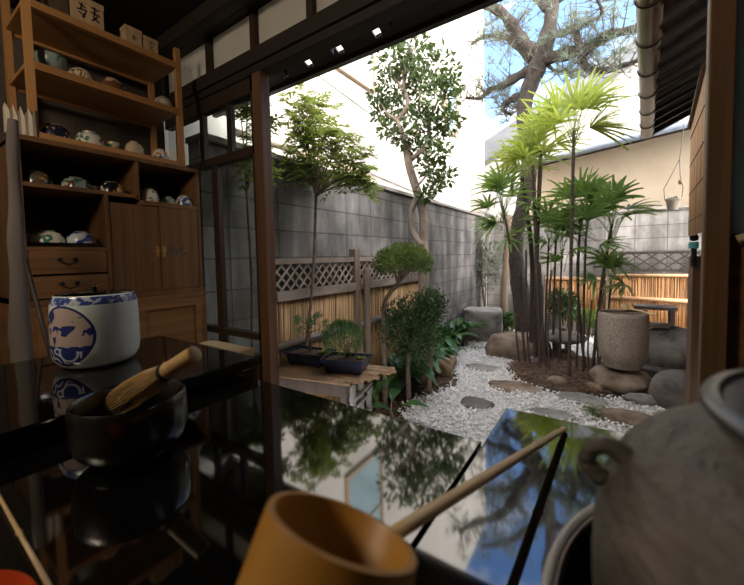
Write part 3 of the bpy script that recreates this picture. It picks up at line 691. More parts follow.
wbox('large pale wooden box with brush writing on the top rack shelf', 71, 104, 22, .12, .115, M_boxw, wr1)
wbox('dark wooden box at the left end of the top rack shelf', 50, 69, 8, .10, .10, M_boxd, [])
wr2 = [(.5, .65, .5, .55), (.35, .52, .65, .5), (.5, .5, .4, .36), (.55, .45, .62, .38)]
wbox('left of the two small pale wooden boxes on the top rack shelf', 126, 142, 40, .09, .085, M_boxw, wr2)
wbox('right one of the two small pale boxes, with a column of brush writing', 144, 158, 46, .08, .075, M_boxw, [(.3, .8, .7, .78), (.5, .82, .5, .6), (.3, .6, .7, .62), (.35, .48, .65, .45), (.5, .5, .45, .3), (.35, .3, .65, .25)])
# folded paper at rack foot
q = MB(); pts = []
yA, yB = .322, .400
for i in range(9):
    y = yA+(yB-yA)*i/8; zt_ = 1.8142+(.10 if i % 2 == 0 else .072)-(.012 if i in (3, 5) else 0)
    xo = XC+.002+.004*(i % 2) if i not in (0, 8) else XC+.002
    pts.append((xo, y, zt_))
vs = [(x, y, 1.8142) for x, y, z in pts]+pts+[(x-.035, y, 1.8142) for x, y, z in pts]+[(x-.03, y, z-.01) for x, y, z in pts]
fs = [(i, i+1, 10+i, 9+i) for i in range(8)]+[(18+i+1, 18+i, 27+i, 27+i+1) for i in range(8)]+[(0, 9, 27, 18), (8, 26, 35, 17)]
q.add(vs, fs).build('folded_paper_bag', M_pap2); tag(bpy.data.objects['folded_paper_bag'], 'crumpled cream paper bag at the left foot of the pine rack', 'paper bag')
# hanging cloth roll left of the cabinet, with a thin stick before it
p0, p1 = at(12, 120, X=-1.62), at(16, 362, X=-1.50)
q = MB(); P = []; rr_ = []
for i in range(15):
    f_ = i/14; P.append(p0.lerp(V((p1.x, p1.y, FZ)), f_)+V((.002*math.sin(i*1.9), .002*math.cos(i*2.3), 0))); rr_.append(.013+.026*f_+.002*math.sin(i*2))
q.tube(P, rr_, 14).build('cloth_roll', M_cloth, None, True); tag(bpy.data.objects['cloth_roll'], 'tall roll of grey-beige cloth standing at the left side of the cabinet', 'cloth roll')
q = MB().tube([at(27, 120+170, X=-1.48)+V((0, 0, .1)), V((-1.46, .42, FZ))], [.006, .008], 8).build('bamboo_pole', M_darkv, None, True)
tag(q, 'thin dark pole leaning between the cloth roll and the chest', 'pole')
# pale board on the sill
q = MB().box((-2.05, YW-.13, .84), (-1.40, YW-.05, .925)); 
o = struct(q.build('trim_2', M_palew))

# ================================================================== GARDEN
struct(MB().box((-3.2, 1.16, -.2), (6, 16, -.045)).build('ground', M_soil))
XW, YB = -2.0, 7.0
# gravel bed: a low mound sheet under loose pebbles
def grav_in(x, y):
    """True where the white gravel lies"""
    if y < 1.6 or x > .86 or x < -1.95: return False
    if ((x+.35)/.62)**2+((y-4.45)/.72)**2 < 1: return False      # soil round the palms
    if x < -1.42-.10*math.sin(y*5) and y < 4.0: return False      # planting strip by the left fence
    if x < -1.75 and y < 5.2: return False
    if x > .05 and y > 3.95: return False
    if y > 6.6: return False
    if x < -.9 and y > 5.0 and x > -1.35: return False
    return True
vs = []; fs = []; nx_, ny_ = 60, 90
for j in range(ny_+1):
    for i in range(nx_+1):
        x = -2.0+i*3.2/nx_; y = 1.4+j*5.4/ny_
        vs.append((x, y, -.006+.012*noise.noise(V((x*2, y*2, 0)))-(0 if grav_in(x, y) else .02)))
for j in range(ny_):
    for i in range(nx_):
        x = -2.0+(i+.5)*3.2/nx_; y = 1.4+(j+.5)*5.4/ny_
        if grav_in(x, y): a_ = j*(nx_+1)+i; fs.append((a_, a_+1, a_+nx_+2, a_+nx_+1))
m = MB(); m.add(vs, fs)
g_ = m.build('gravel_bed', M_gravb); tag(g_, 'bed of crushed white stone under the loose gravel', 'gravel', kind='stuff')
m = MB()
oc = [V(p) for p in ((1, 0, 0), (0, 1, 0), (-1, 0, 0), (0, -1, 0), (0, 0, 1), (0, 0, -1))]
of = [(0, 1, 4), (1, 2, 4), (2, 3, 4), (3, 0, 4), (1, 0, 5), (2, 1, 5), (3, 2, 5), (0, 3, 5)]
cnt = 0
while cnt < 15000:
    y = 1.7+4.9*(R.random()**1.35); x = rnd(-1.98, 1.05)
    if not grav_in(x+rnd(-.07, .07), y+rnd(-.07, .07)): continue
    s_ = rnd(.008, .0165)*(1 if y < 4.5 else 1.25); rot = Matrix.Rotation(rnd(0, 6.3), 3, rdir()); c = V((x, y, rnd(.002, .012)))
    k_ = (rnd(.8, 1.4), rnd(.6, 1), rnd(.45, .8))
    m.add([c+rot @ V((p.x*s_*k_[0], p.y*s_*k_[1], p.z*s_*k_[2])) for p in oc], of); cnt += 1
g_ = m.build('gravel', M_peb); tag(g_, 'loose white gravel covering the garden floor', 'gravel', kind='stuff')

# ---- walls of the garden
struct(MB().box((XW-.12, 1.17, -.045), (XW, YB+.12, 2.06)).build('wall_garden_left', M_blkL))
struct(MB().box((XW-.15, 1.17, 2.06), (XW+.035, YB+.12, 2.095)).build('trim_3', M_cop))
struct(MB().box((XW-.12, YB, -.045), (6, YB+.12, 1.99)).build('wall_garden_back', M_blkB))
struct(MB().box((XW+.035, YB-.04, 1.99), (6, YB+.14, 2.03)).build('trim_4', M_copl))

# ---- white building behind the left wall
XBn = -2.7
bl = thing('building', 'big plain white building close behind the left block wall', 'building', (XBn-2, 4, 0))
ybc = at(484, 100, X=XBn).y
MB().box((XBn-4, -3, 0), (XBn, ybc, 8.2)).build('wall', M_white, bl)
MB().box((XBn, -3, 2.0), (XBn+.012, ybc, 2.16)).build('plinth_strip', M_cream, bl)
def bwin(y0, y1, z0, z1, mull):
    q = MB(); f_ = .045; x0, x1 = XBn, XBn+.05
    q.box((x0, y0-f_, z0-f_), (x1, y0, z1+f_)).box((x0, y1, z0-f_), (x1, y1+f_, z1+f_)).box((x0, y0, z0-f_), (x1, y1, z0)).box((x0, y0, z1), (x1, y1, z1+f_))
    if mull: q.box((x0, y0, mull-.015), (x1-.01, y1, mull+.015))
    w = q.build('window', M_bframe, bl); MB().box((x0, y0, z0), (x0+.02, y1, z1)).build('pane', M_bglass, w)
bwin(3.32, 4.06, 3.62, 4.66, 4.4)
bwin(6.66, 7.2, 3.86, 4.75, None)
q = MB().tube([(XBn+.02, 3.0, 2.22+.30), (XBn+.03, 9, 2.22)], .008, 6); q.build('cable', M_wire, bl)
q = MB().tube([(XBn+.02, 2.3, 3.42), (XBn+.02, 4.06, 3.26), (XBn+.02, 5.2, 3.12)], .006, 6); q.build('cable', M_wire, bl)
pp = thing('drain_pipe', 'thin beige pipe running along behind the coping of the left wall', 'pipe', (-2.3, 3, 2.06))
MB().tube([(-2.32, 1.6, 2.30), (-2.32, 3.4, 2.30)], .028, 12).build('run', M_cream, pp, True)
MB().tube([(-2.32, 3.34, 2.32), (-2.32, 3.34, 0)], .025, 12).build('downpipe', M_cream, pp, True)
# ---- gabled building far behind
gb = thing('building', 'white gabled building with a sloping grey eave behind the pine', 'building', (-1, 12, 0))
YG = 11.0
A_, B_ = at(478, 152, Y=YG), at(640, 44, Y=YG)
sl = (B_.z-A_.z)/(B_.x-A_.x)
Lx, Rx = A_.x-1.2, B_.x+3.0
def gz(x): return A_.z+sl*(x-A_.x)
q = MB(); q.add([(x, y, z) for y in (YG+.05, YG+4) for x, z in ((Lx+.5, 0), (Rx, 0), (Rx, gz(Rx)-.1), (Lx+.5, gz(Lx+.5)-.1))],
      [(0, 1, 2, 3), (7, 6, 5, 4), (0, 4, 5, 1), (1, 5, 6, 2), (2, 6, 7, 3), (3, 7, 4, 0)]); q.build('wall', M_white, gb)
q = MB(); th_ = .62
q.add([(x, y, gz(x)+dz) for y in (YG-.35, YG+4.2) for x, dz in ((Lx, -th_), (Rx, -.25), (Rx, .03), (Lx, .03))],
      [(0, 1, 2, 3), (7, 6, 5, 4), (0, 4, 5, 1), (1, 5, 6, 2), (2, 6, 7, 3), (3, 7, 4, 0)]); q.build('eave', M_grey, gb)
# ---- cream outbuilding right behind the rear wall
E0, E1 = at(540, 164, Y=7.75), at(694, 131, Y=6.78)
E0.z = E1.z = (E0.z+E1.z)/2
ed = (E1-E0); ed.z = 0; ed.normalize(); en = V((-ed.y, ed.x, 0))
if en.y < 0: en = -en
E1 = E1+ed*.35
ob = thing('outbuilding', 'cream rendered outbuilding with blue-grey roof behind the rear wall', 'building', ((E0+E1)/2).xy.to_3d())
def obx(m, a0, a1, b0, b1, z0, z1, dz=0):
    vs = []
    for zz in (z0, z1):
        for a_, b_ in ((a0, b0), (a1, b0), (a1, b1), (a0, b1)):
            p = E0+ed*a_+en*b_; vs.append((p.x, p.y, zz+dz*(b_-b0)))
    return m.add(vs, [(3, 2, 1, 0), (4, 5, 6, 7), (0, 1, 5, 4), (1, 2, 6, 5), (2, 3, 7, 6), (3, 0, 4, 7)])
LO = (E1-E0).length
obx(MB(), -.62, LO, .56, 2.6, 0, E0.z+.20).build('wall', M_cream, ob)
obx(MB(), -.80, LO, -.05, 2.8, E0.z+.06, E0.z+.10, .30).build('roof', M_tile, ob)
q = MB(); obx(q, -.80, LO, -.05, .0, E0.z-.01, E0.z+.075); obx(q, -.80, LO, .0, .60, E0.z+.03, E0.z+.06, .3); q.build('fascia', M_rafter, ob)
q = MB()
for i in range(13): obx(q, -.72+i*.36, -.69+i*.36, -.05, 2.8, E0.z+.10, E0.z+.125, .30)
q.build('roof_ribs', M_tile, ob)
q = MB(); a_ = E0+ed*(-.80)+en*(-.10); b_ = E0+ed*LO+en*(-.10); q.tube([a_+V((0, 0, .05)), b_+V((0, 0, .05))], .05, 12).build('gutter', M_tile, ob, True)

# ---- lattice and bamboo fences
def lattice(m, P, du, W_, z0, z1, step, w, t_, tilt=1.0):
    """crossed strips in a rectangle; P origin, du unit along"""
    H = z1-z0
    nrm = V((du.y, -du.x, 0))
    for sgn in (1, -1):
        k = -H/tilt if sgn > 0 else 0
        while k < W_+(H/tilt if sgn < 0 else 0):
            pts = []
            for zz in (0, H):
                u = k+zz/tilt if sgn > 0 else k-zz/tilt
                pts.append((u, zz))
            (u0, a0), (u1, a1) = pts
            def clip(u0, a0, u1, a1):
                s0, s1 = 0., 1.
                d_ = u1-u0
                for lim, side in ((0, 0), (W_, 1)):
                    s = (lim-u0)/d_
                    if (d_ > 0) == (side == 0): s0 = max(s0, s)
                    else: s1 = min(s1, s)
                return None if s1 <= s0+.02 else (u0+d_*s0, a0+(a1-a0)*s0, u0+d_*s1, a0+(a1-a0)*s1)
            c = clip(u0, a0, u1, a1)
            if c:
                off = nrm*(t_*.55*sgn)
                m.bar(P+du*c[0]+V((0, 0, z0+c[1]))+off, P+du*c[2]+V((0, 0, z0+c[3]))+off, w, t_, nrm)
            k += step
    return m
def reeds(m, P, du, W_, z0, z1, r0=.0062, r1=.0095):
    u = .005; nrm = V((du.y, -du.x, 0))
    while u < W_-.005:
        r = rnd(r0, r1); u += r*.9
        p = P+du*u+nrm*rnd(-.004, .004); q = V((rnd(-.006, .006), rnd(-.006, .006), 0))
        m.tube([p+V((0, 0, z0+rnd(0, .02))), p+q+V((0, 0, z1+rnd(-.006, .004)))], r, 5)
        u += r*.9
    return m
# left fence: two bays at X = -1.9
XF = -1.9; dY = V((0, 1, 0))
lf = thing('bamboo_fence', 'bamboo reed fence with lattice top along the left block wall', 'fence', (XF, 2.6, -.045))
for y0, y1 in ((1.60, 2.49), (2.56, 3.86)):
    reeds(MB(), V((XF, y0, 0)), dY, y1-y0, -.04, 1.06).build('reed_screen', M_reed, lf, True)
    lattice(MB(), V((XF, y0, 0)), dY, y1-y0, 1.12, 1.315, .085, .014, .008).build('lattice', M_lat2, lf)
    q = MB(); q.box((XF-.02, y0, 1.31), (XF+.025, y1, 1.35)); q.build('top_rail', M_fen, lf)
    MB().box((XF-.02, y0, 1.055), (XF+.04, y1, 1.12)).build('middle_rail', M_fen, lf)
    MB().tube([(XF+.018, y0, .74), (XF+.018, y1, .735)], .028, 10).build('lower_rail', M_fen, lf, True)
MB().box((XF-.03, 2.49, -.04), (XF+.035, 2.56, 1.42)).build('post', M_fenv, lf)
MB().box((XF-.03, 3.86, -.04), (XF+.035, 3.93, 1.36)).build('post', M_fenv, lf)
MB().box((XF-.09, 1.60, 1.12), (XF-.07, 3.86, 1.31)).build('backing_board', M_lat, lf)
ps = MB().tube([(XF+.07, 2.60, -.04), (XF+.07, 2.61, .7), (XF+.075, 2.615, 1.26)], [.032, .03, .027], 10).build('round_stake', M_fenv, None, True)
tag(ps, 'round weathered stake tied before the square post of the left fence', 'stake')
# rear fence at Y = 6.85
YF = 6.86; dX = V((1, 0, 0))
rf = thing('bamboo_fence', 'rear bamboo fence with open lattice top, right of the palms', 'fence', (.5, YF, -.045))
reeds(MB(), V((.03, YF, 0)), dX, 1.30, -.04, .97).build('reed_screen', M_reedr, rf, True)
lattice(MB(), V((.03, YF, 0)), dX, 1.30, 1.07, 1.31, .19, .016, .01, .8).build('lattice', M_lat, rf)
q = MB(); q.box((.03, YF-.02, 1.305), (1.33, YF+.025, 1.345)).box((.03, YF-.02, 1.035), (1.33, YF+.025, 1.075)); q.build('lattice_rail', M_lat, rf)
MB().tube([(.03, YF-.015, .975), (1.33, YF-.015, .985)], .024, 10).build('middle_rail', M_reedsc, rf, True)
MB().tube([(.03, YF-.03, .62), (1.33, YF-.03, .60)], .03, 10).build('lower_rail', M_reedsc, rf, True)
MB().box((-.035, YF-.03, -.04), (.03, YF+.035, 1.40)).build('post', M_fenv, rf)
MB().box((1.33, YF-.03, -.04), (1.40, YF+.035, 1.40)).build('post', M_fenv, rf)
rl = thing('low_bamboo_fence', 'low orange-brown bamboo screen behind the thin palm stems', 'fence', (-.45, YF, -.045))
reeds(MB(), V((-.92, YF, 0)), dX, .885, .34, .90, .008, .013).build('reed_screen', M_reedr, rl, True)
MB().box((-.93, YF-.035, .895), (-.035, YF+.03, .935)).build('top_rail', M_reedsc, rl); MB().box((-.93, YF-.03, .30), (-.035, YF+.03, .345)).build('lower_rail', M_reedsc, rl)
MB().box((-.95, YF-.03, -.04), (-.92, YF+.03, .95)).build('post', M_fenv, rl); MB().box((-.50, YF+.02, -.04), (-.46, YF+.06, .92)).build('post', M_fenv, rl)
# ---- post, reed blind and small fittings at the corner of the wing
yq = 1.62
a_, b_ = at(692, 300, Y=yq).x, at(712, 300, Y=yq).x
struct(MB().box((a_, yq, -.045), (b_, yq+.08, 1.33)).build('pillar_garden', M_post))
b0_, b1_ = at(704, 200, Y=1.25), at(690, 200, Y=1.6); bd_ = (b1_-b0_); bd_.z = 0; BL = bd_.length; bd_.normalize()
bs = thing('reed_blind', 'tan reed blind hanging behind the right-hand pillar', 'blind', ((b0_.x+b1_.x)/2, 1.42, 1.40))
def zr_(u, top): 
    y = 1.25+bd_.y*u
    return at(690, 96 if top else 234, Y=1.6).z if u > BL*.9 else at(697, 90 if top else 234, Y=1.5).z
zb_, zt_ = at(694, 234, Y=1.5).z, at(694, 100, Y=1.5).z
q = MB(); u = 0
while u < BL:
    p = V((b0_.x, b0_.y, 0))+bd_*u
    q.tube([p+V((rnd(-.001, .001), 0, zb_+rnd(-.006, .006))), p+V((0, 0, zt_-.06*(u/BL)))], .0024, 5); u += .0046
q.build('reeds', M_reedsc, bs, True)
pa, pb = V((b0_.x-.004, b0_.y, zt_+.006)), V((b1_.x-.004, b1_.y, zt_-.054))
MB().tube([pa, pb], .008, 8).build('top_rail', M_post, bs, True)
for f_ in (.12, .38, .64, .9):
    z = zb_+(zt_-.06-zb_)*f_; MB().tube([(b0_.x-.003, b0_.y, z), (b1_.x-.003, b1_.y, z)], .0013, 5).build('binding', M_wire, bs)
lp = at(694, 243, Y=1.58)
lt = thing('garden_tap', 'small dark tap fitting with a teal collar on the corner post', 'tap', lp)
MB().lathe([(0, -.012), (.010, -.010), (.012, .0), (.008, .012), (.004, .02), (0, .021)], lp+V((0, 0, .018)), 16).build('head', M_iron, lt, True)
MB().lathe([(0, -.018), (.013, -.018), (.013, .004), (0, .004)], lp+V((-.001, 0, 0)), 16).build('collar', M_teal, lt, True)
MB().tube([lp+V((0, 0, -.018)), V((lp.x, lp.y, 1.30)), V((lp.x+.01, 1.63, 1.30))], .008, 8).build('pipe', M_iron, lt, True)

# ---- hanging pot
hp = at(673, 204, Y=6.60)
ht = thing('hanging_pot', 'small grey pot hanging on long wires from the outbuilding eave', 'hanging pot', hp+V((0, 0, -.09)))
MB().lathe([(0, -.09), (.05, -.09), (.065, -.06), (.08, .03), (.086, .05), (.094, .052), (.094, .075), (.084, .075), (.078, .05), (0, .04)], hp, 28).build('pot', M_terr, ht, True, 50)
top = V((hp.x+.10, hp.y, E0.z+.03)); mid = hp+V((.06, 0, .62))
q = MB(); q.tube([top, mid], .006, 6)
for s_ in (-1, 1): q.tube([mid, hp+V((s_*.05+.02, 0, .4)), hp+V((s_*.105, 0, .22)), hp+V((s_*.092, 0, .07))], .0055, 6)
q.build('wire', M_wire, ht)
q = MB()
for i in range(40): d = rdir(.1, 1); q.leaf4(hp+V((rnd(-.05, .05), rnd(-.05, .05), .05)), d, (0, 0, 1), .07, .03)
q.build('plant', L_dk, ht)
MB().lathe([(0, 0), (.02, 0), (.028, .05), (.0, .07)], hp+V((.075, 0, .27)), 10).build('tag', M_post, ht, True)

# ---- rocks and stepping stones
def icos(sub=4):
    import bmesh
    b = bmesh.new(); bmesh.ops.create_icosphere(b, subdivisions=sub, radius=1); v = [x.co.copy() for x in b.verts]; f = [[y.index for y in x.verts] for x in b.faces]; b.free(); return v, f
IV, IF = icos(4)
def rock(label, c, size, m, seed, rz=0, rough=.28, flat=0, name='garden_rock', cat='rock', group=None, boxy=0, sub=None):
    q = MB(); vs = []; rot = Matrix.Rotation(rz, 3, 'Z')
    for v in IV:
        p = v.copy()
        if boxy:
            mx = max(abs(p.x), abs(p.y), abs(p.z)); p = p.lerp(p/mx*.85, boxy)
        n1 = noise.noise(v*1.1+V((seed*7.3, seed*3.1, 0))); n2 = noise.noise(v*2.7+V((0, seed*5.7, 0))); n3 = noise.noise(v*7+V((seed, 0, 0)))
        p = p*(1+rough*(n1*.9+n2*.4)+n3*.05)
        if flat and p.z > flat: p.z = flat+(p.z-flat)*.22
        p = rot @ V((p.x*size[0], p.y*size[1], p.z*size[2])); vs.append(p+V(c))
    o = q.add(vs, IF).build(name, m, None, True)
    return tag(o, label, cat, group or 'garden rocks')
def G(px, py, z=0): return at(px, py, Z=z)
def stepping(label, px, py, sx, sy, sz, m, seed, rz=0):
    p = G(px, py, .02); p.z = .0
    return rock(label, p, (sx, sy, sz), m, seed, rz, .22, .55, 'stepping_stone', 'stepping stone', 'stepping stones in the gravel')
stepping('dark rough stepping stone standing alone in the white gravel', 477, 402, .15, .11, .05, M_rk_dark, 1, .2)
stepping('largest stepping stone, brown and flat, left of the palm soil', 512, 385, .25, .15, .045, M_rk_brown, 2, .1)
stepping('thin grey stepping stone between the big boulder and the tan rock', 481, 366, .20, .15, .03, M_slab, 3, .3)
stepping('greenish grey slab in the gravel right of the palm soil', 582, 397, .22, .13, .03, M_slab, 4, -.2)
stepping('grey slab just beyond the table edge, below the greenish slab', 553, 412, .18, .10, .03, M_slab, 5, .1)
stepping('grey stepping stone cut off by the table edge at left', 420, 430, .17, .12, .03, M_slab, 6)
stepping('small sunken stone near the big boulder at the rear of the path', 478, 347, .12, .10, .025, M_slab, 16)
p = G(436, 371); rock('tan angular rock in front of the broad leaves', (p.x, p.y+.12, .06), (.19, .16, .15), M_rk_tan, 7, .3, .3, .55, boxy=.5)
p = G(481, 331); rock('broad grey cut stone with flat dark top in the rear corner', (-1.66, 5.62, .20), (.34, .30, .42), M_rk_grey, 8, .25, .12, .62, boxy=.85)
p = G(513, 361); rock('big rounded boulder at the foot of the pine', (p.x, p.y+.26, .10), (.37, .28, .29), M_rk_brown, 9, .2, .25, .6)
p = G(567, 385)
rock('low brown rock half buried at the front of the palm soil', (-.42, 4.0, -.01), (.13, .10, .09), M_rk_brown, 10, .4, .2)
p = G(620, 399); 
BX, BY = .118, 4.16
bz = at(622, 371, Y=BY-.17).z
rock('broad boulder carrying the stone water basin', (BX-.015, BY+.02, bz*.40), (.255, .24, bz*.66), M_rk_brown, 11, .2, .14, .62)
p = G(667, 380); rock('big dark boulder against the rear fence, right of the basin', (p.x+.03, p.y+.35, .21), (.38, .30, .28), M_rk_grey, 12, .1, .22)
rock('flat dark ledge rock under the big boulder right of the basin', (.52, 4.72, .03), (.36, .16, .13), M_rk_dark, 13, .05, .15, .6, boxy=.5)
p = G(671, 411); rock('smooth upright dark stone right of the basin boulder', (p.x+.03, p.y+.12, .12), (.165, .14, .20), M_rk_dark, 14, 0, .12)
p = G(692, 409); rock('small cream stone wedged beside the corner post', (p.x+.03, p.y+.05, .10), (.07, .09, .16), M_rk_pale, 15, 0, .25)
p = G(637, 403); rock('small flat stone touching the basin boulder', (p.x+.02, p.y+.03, .02), (.11, .07, .06), M_rk_grey, 17)
p = G(652, 405); rock('pebble-like stone beside the smooth upright one', (p.x, p.y+.02, .03), (.05, .05, .055), M_rk_grey, 18)
p = G(628, 424); rock('low mossy brown rock in front of the fern', (p.x, p.y+.08, -.01), (.24, .12, .08), M_rk_brown, 19, 0, .25)
rock('small rock on the soil left of the lantern', (-.72, 4.55, .03), (.10, .08, .08), M_rk_grey, 20)
rock('small reddish rock at the front right of the palm soil', (-.10, 4.02, .01), (.08, .07, .06), M_rk_tan, 21)

# soil mound round the palms
q = MB(); n = 40; vs = [(-.36, 4.5, .10)]; 
for k in range(1, 9):
    for j in range(n):
        a_ = 2*PI*j/n; r_ = k/8*(1+.08*noise.noise(V((math.cos(a_)*2, math.sin(a_)*2, 3))))
        x, y = -.36+.68*r_*math.cos(a_), 4.5+.78*r_*math.sin(a_)
        vs.append((x, y, .10*(1-(k/8)**2)-.012+.02*noise.noise(V((x*9, y*9, 0)))))
fs = [(0, 1+j, 1+(j+1) % n) for j in range(n)]+[(1+k*n+j, 1+(k+1)*n+j, 1+(k+1)*n+(j+1) % n, 1+k*n+(j+1) % n) for k in range(7) for j in range(n)]
q.add(vs, fs); tag(q.build('soil_mound', M_soil, None, True), 'dark soil mound under the clump of palms', 'soil', kind='stuff')
q = MB()
for i in range(1500):
    x, y = -.36+rnd(-.62, .62), 4.45+rnd(-.72, .6)
    if ((x+.36)/.62)**2+((y-4.45)/.7)**2 > 1: continue
    z = .10*(1-((x+.36)/.68)**2-((y-4.5)/.78)**2)
    q.leaf4((x, y, max(z, 0)+rnd(0, .012)), rdir(-.05, .3), (0, 0, 1), rnd(.03, .07), rnd(.01, .022))
for i in range(700):
    x, y = rnd(-1.85, -1.35), rnd(1.9, 3.6)
    q.leaf4((x, y, -.03+rnd(0, .02)), rdir(-.05, .35), (0, 0, 1), rnd(.03, .07), rnd(.012, .025))
tag(q.build('leaf_litter', L_litter), 'brown fallen leaves scattered on the soil', 'fallen leaves', kind='stuff')

# ---- stone basin with ladle
bn = thing('stone_basin', 'round speckled granite water basin on the boulder', 'basin', (BX, BY, bz))
zr = at(622, 312, Y=BY).z
H = zr-bz; r_ = .205
MB().lathe([(0, 0), (.135, 0), (.15, .005), (.165, H*.10), (.172, H*.13), (.19, H*.17), (.2, H*.32), (.206, H*.6), (.204, H*.92), (.199, H*.985), (.19, H), (.172, H), (.166, H*.98), (.155, H*.8), (0, H*.72)], (BX, BY, bz), 64, wob=.02, seed=2).build('body', M_gran, bn, True, 50)
MB().lathe([(0, 0), (.160, 0), (.160, .004), (0, .004)], (BX, BY, bz+H*.90), 40).build('water', M_water, bn)
l0, l1 = at(627, 303, Y=BY+.02)+V((0, 0, .0)), at(645, 317, Y=BY-.22)
lad = thing('bamboo_ladle', 'small bamboo ladle lying across the stone basin', 'ladle', V((l0.x, l0.y, zr)))
p0 = V((BX+.045, BY+.02, zr+.045)); p1 = V((BX+.235, BY-.12, zr+.006))
MB().tube([p0+V((0, 0, -.012)), p0.lerp(p1, .5), p1, p1+(p1-p0)*.05], [.011, .010, .009, .009], 8).build('handle', M_bam, lad, True)
MB().lathe([(0, -.035), (.030, -.035), (.033, -.02), (.034, .03), (.031, .03), (.029, -.02), (0, -.025)], p0+V((-.03, .01, .005)), 24, (-.35, .2, .9)).build('cup', M_bam, lad, True, 50)
q = MB().tube([V((BX-.19, BY-.06, zr+.012)), V((BX+.19, BY+.08, zr+.012))], .010, 8); 
tag(q.build('bamboo_rod', M_fenv, None, True), 'grey bamboo rod laid across the basin rim', 'rod')
# weathered basin shelf behind
q = thing('plank_stand', 'small weathered plank stand behind the stone basin', 'stand', (.40, 5.0, 0))
MB().box((.24, 4.92, .70), (.62, 5.16, .735)).build('top', M_fen, q)
MB().box((.26, 4.94, .50), (.60, 5.14, .53)).build('shelf', M_fen, q)
for x in (.26, .56):
    for y in (4.94, 5.10): MB().box((x, y, -.045), (x+.04, y+.04, .70)).build('leg', M_fen, q)

# ---- stone lantern
lc = V((-.47, 4.92, .03)); zt_ = at(565, 326, Y=4.92).z
sn = thing('stone_lantern', 'low mossy stone lantern with a round cap among the palm stems', 'lantern', lc)
MB().lathe([(0, 0), (.15, 0), (.155, .05), (.13, .09), (.10, .10), (0, .10)], lc, 32, wob=.06, seed=1).build('base', M_lant, sn, True)
for i in range(4):
    a_ = PI/4+i*PI/2; x, y = lc.x+.085*math.cos(a_), lc.y+.085*math.sin(a_)
    MB().tube([(x, y, lc.z+.09), (x, y, lc.z+.23)], [.032, .028], 8).build('leg', M_lant, sn, True)
MB().lathe([(0, .215), (.17, .215), (.245, .245), (.262, .275), (.25, .295), (.17, .335), (.09, .355), (.06, .36), (0, .36)], lc, 40, wob=.05, seed=4).build('cap', M_lant, sn, True)
MB().lathe([(0, .35), (.045, .35), (.055, .375), (.035, .40), (0, .41)], lc, 20).build('finial', M_lant, sn, True)

# ---- bench with two bonsai pots
bo = V((-1.78, 1.43, 0)); bdv = V((.969, .25, 0)).normalized(); bnv = V((-bdv.y, bdv.x, 0)); BZ = .62
bnch = thing('slat_bench', 'low bench topped with loose bamboo slats carrying the two blue pots', 'bench', bo+bdv*.3+bnv*.15)
LB = .58
def bp(u, v, z): return bo+bdv*u+bnv*v+V((0, 0, z))
q = MB()
for i in range(20):
    v = .005+i*.0185; ext = -.02+.010*i+rnd(-.05, .05)
    q.tube([bp(-.06, v, BZ-.008), bp(LB*.5, v+rnd(-.003, .003), BZ-.007), bp(LB+ext, v+rnd(-.004, .006), BZ-.010+rnd(-.004, .004))], .0088, 7)
q.build('slat_top', M_slat, bnch, True)
q = MB()
q.bar(bp(-.05, .02, BZ-.055), bp(LB-.03, .02, BZ-.055), .03, .07); q.bar(bp(-.05, .26, BZ-.055), bp(LB-.03, .26, BZ-.055), .03, .07)
q.build('frame', M_crate, bnch)
for u in (.0, LB-.055):
    for v in (.03, .26): MB().bar(bp(u, v, -.045), bp(u, v, BZ-.02), .055, .045).build('leg', M_crate, bnch)
MB().bar(bp(-.03, .15, .25), bp(LB-.08, .15, .25), .24, .45).build('dark_core', M_lacb, bnch) if False else None
q = MB()
for v in (.012, .145, .278): q.bar(bp(LB-.005, v, -.045), bp(LB-.005, v, BZ-.022), .02, .04, bnv)
for z in (.03, .14, .25, .36, .47, .52): q.bar(bp(LB-.005, .0, z), bp(LB-.005, .29, z), .04, .018)
gr = thing('grid_block', 'grey open grid block standing under the right end of the bench', 'grid block', bp(LB, .14, -.045)); q.build('grid', M_concg, gr)
MB().bar(bp(LB+.02, .20, .492), bp(LB+.02, .27, .50), .012, .03).build('pale_chip', M_grey, gr)

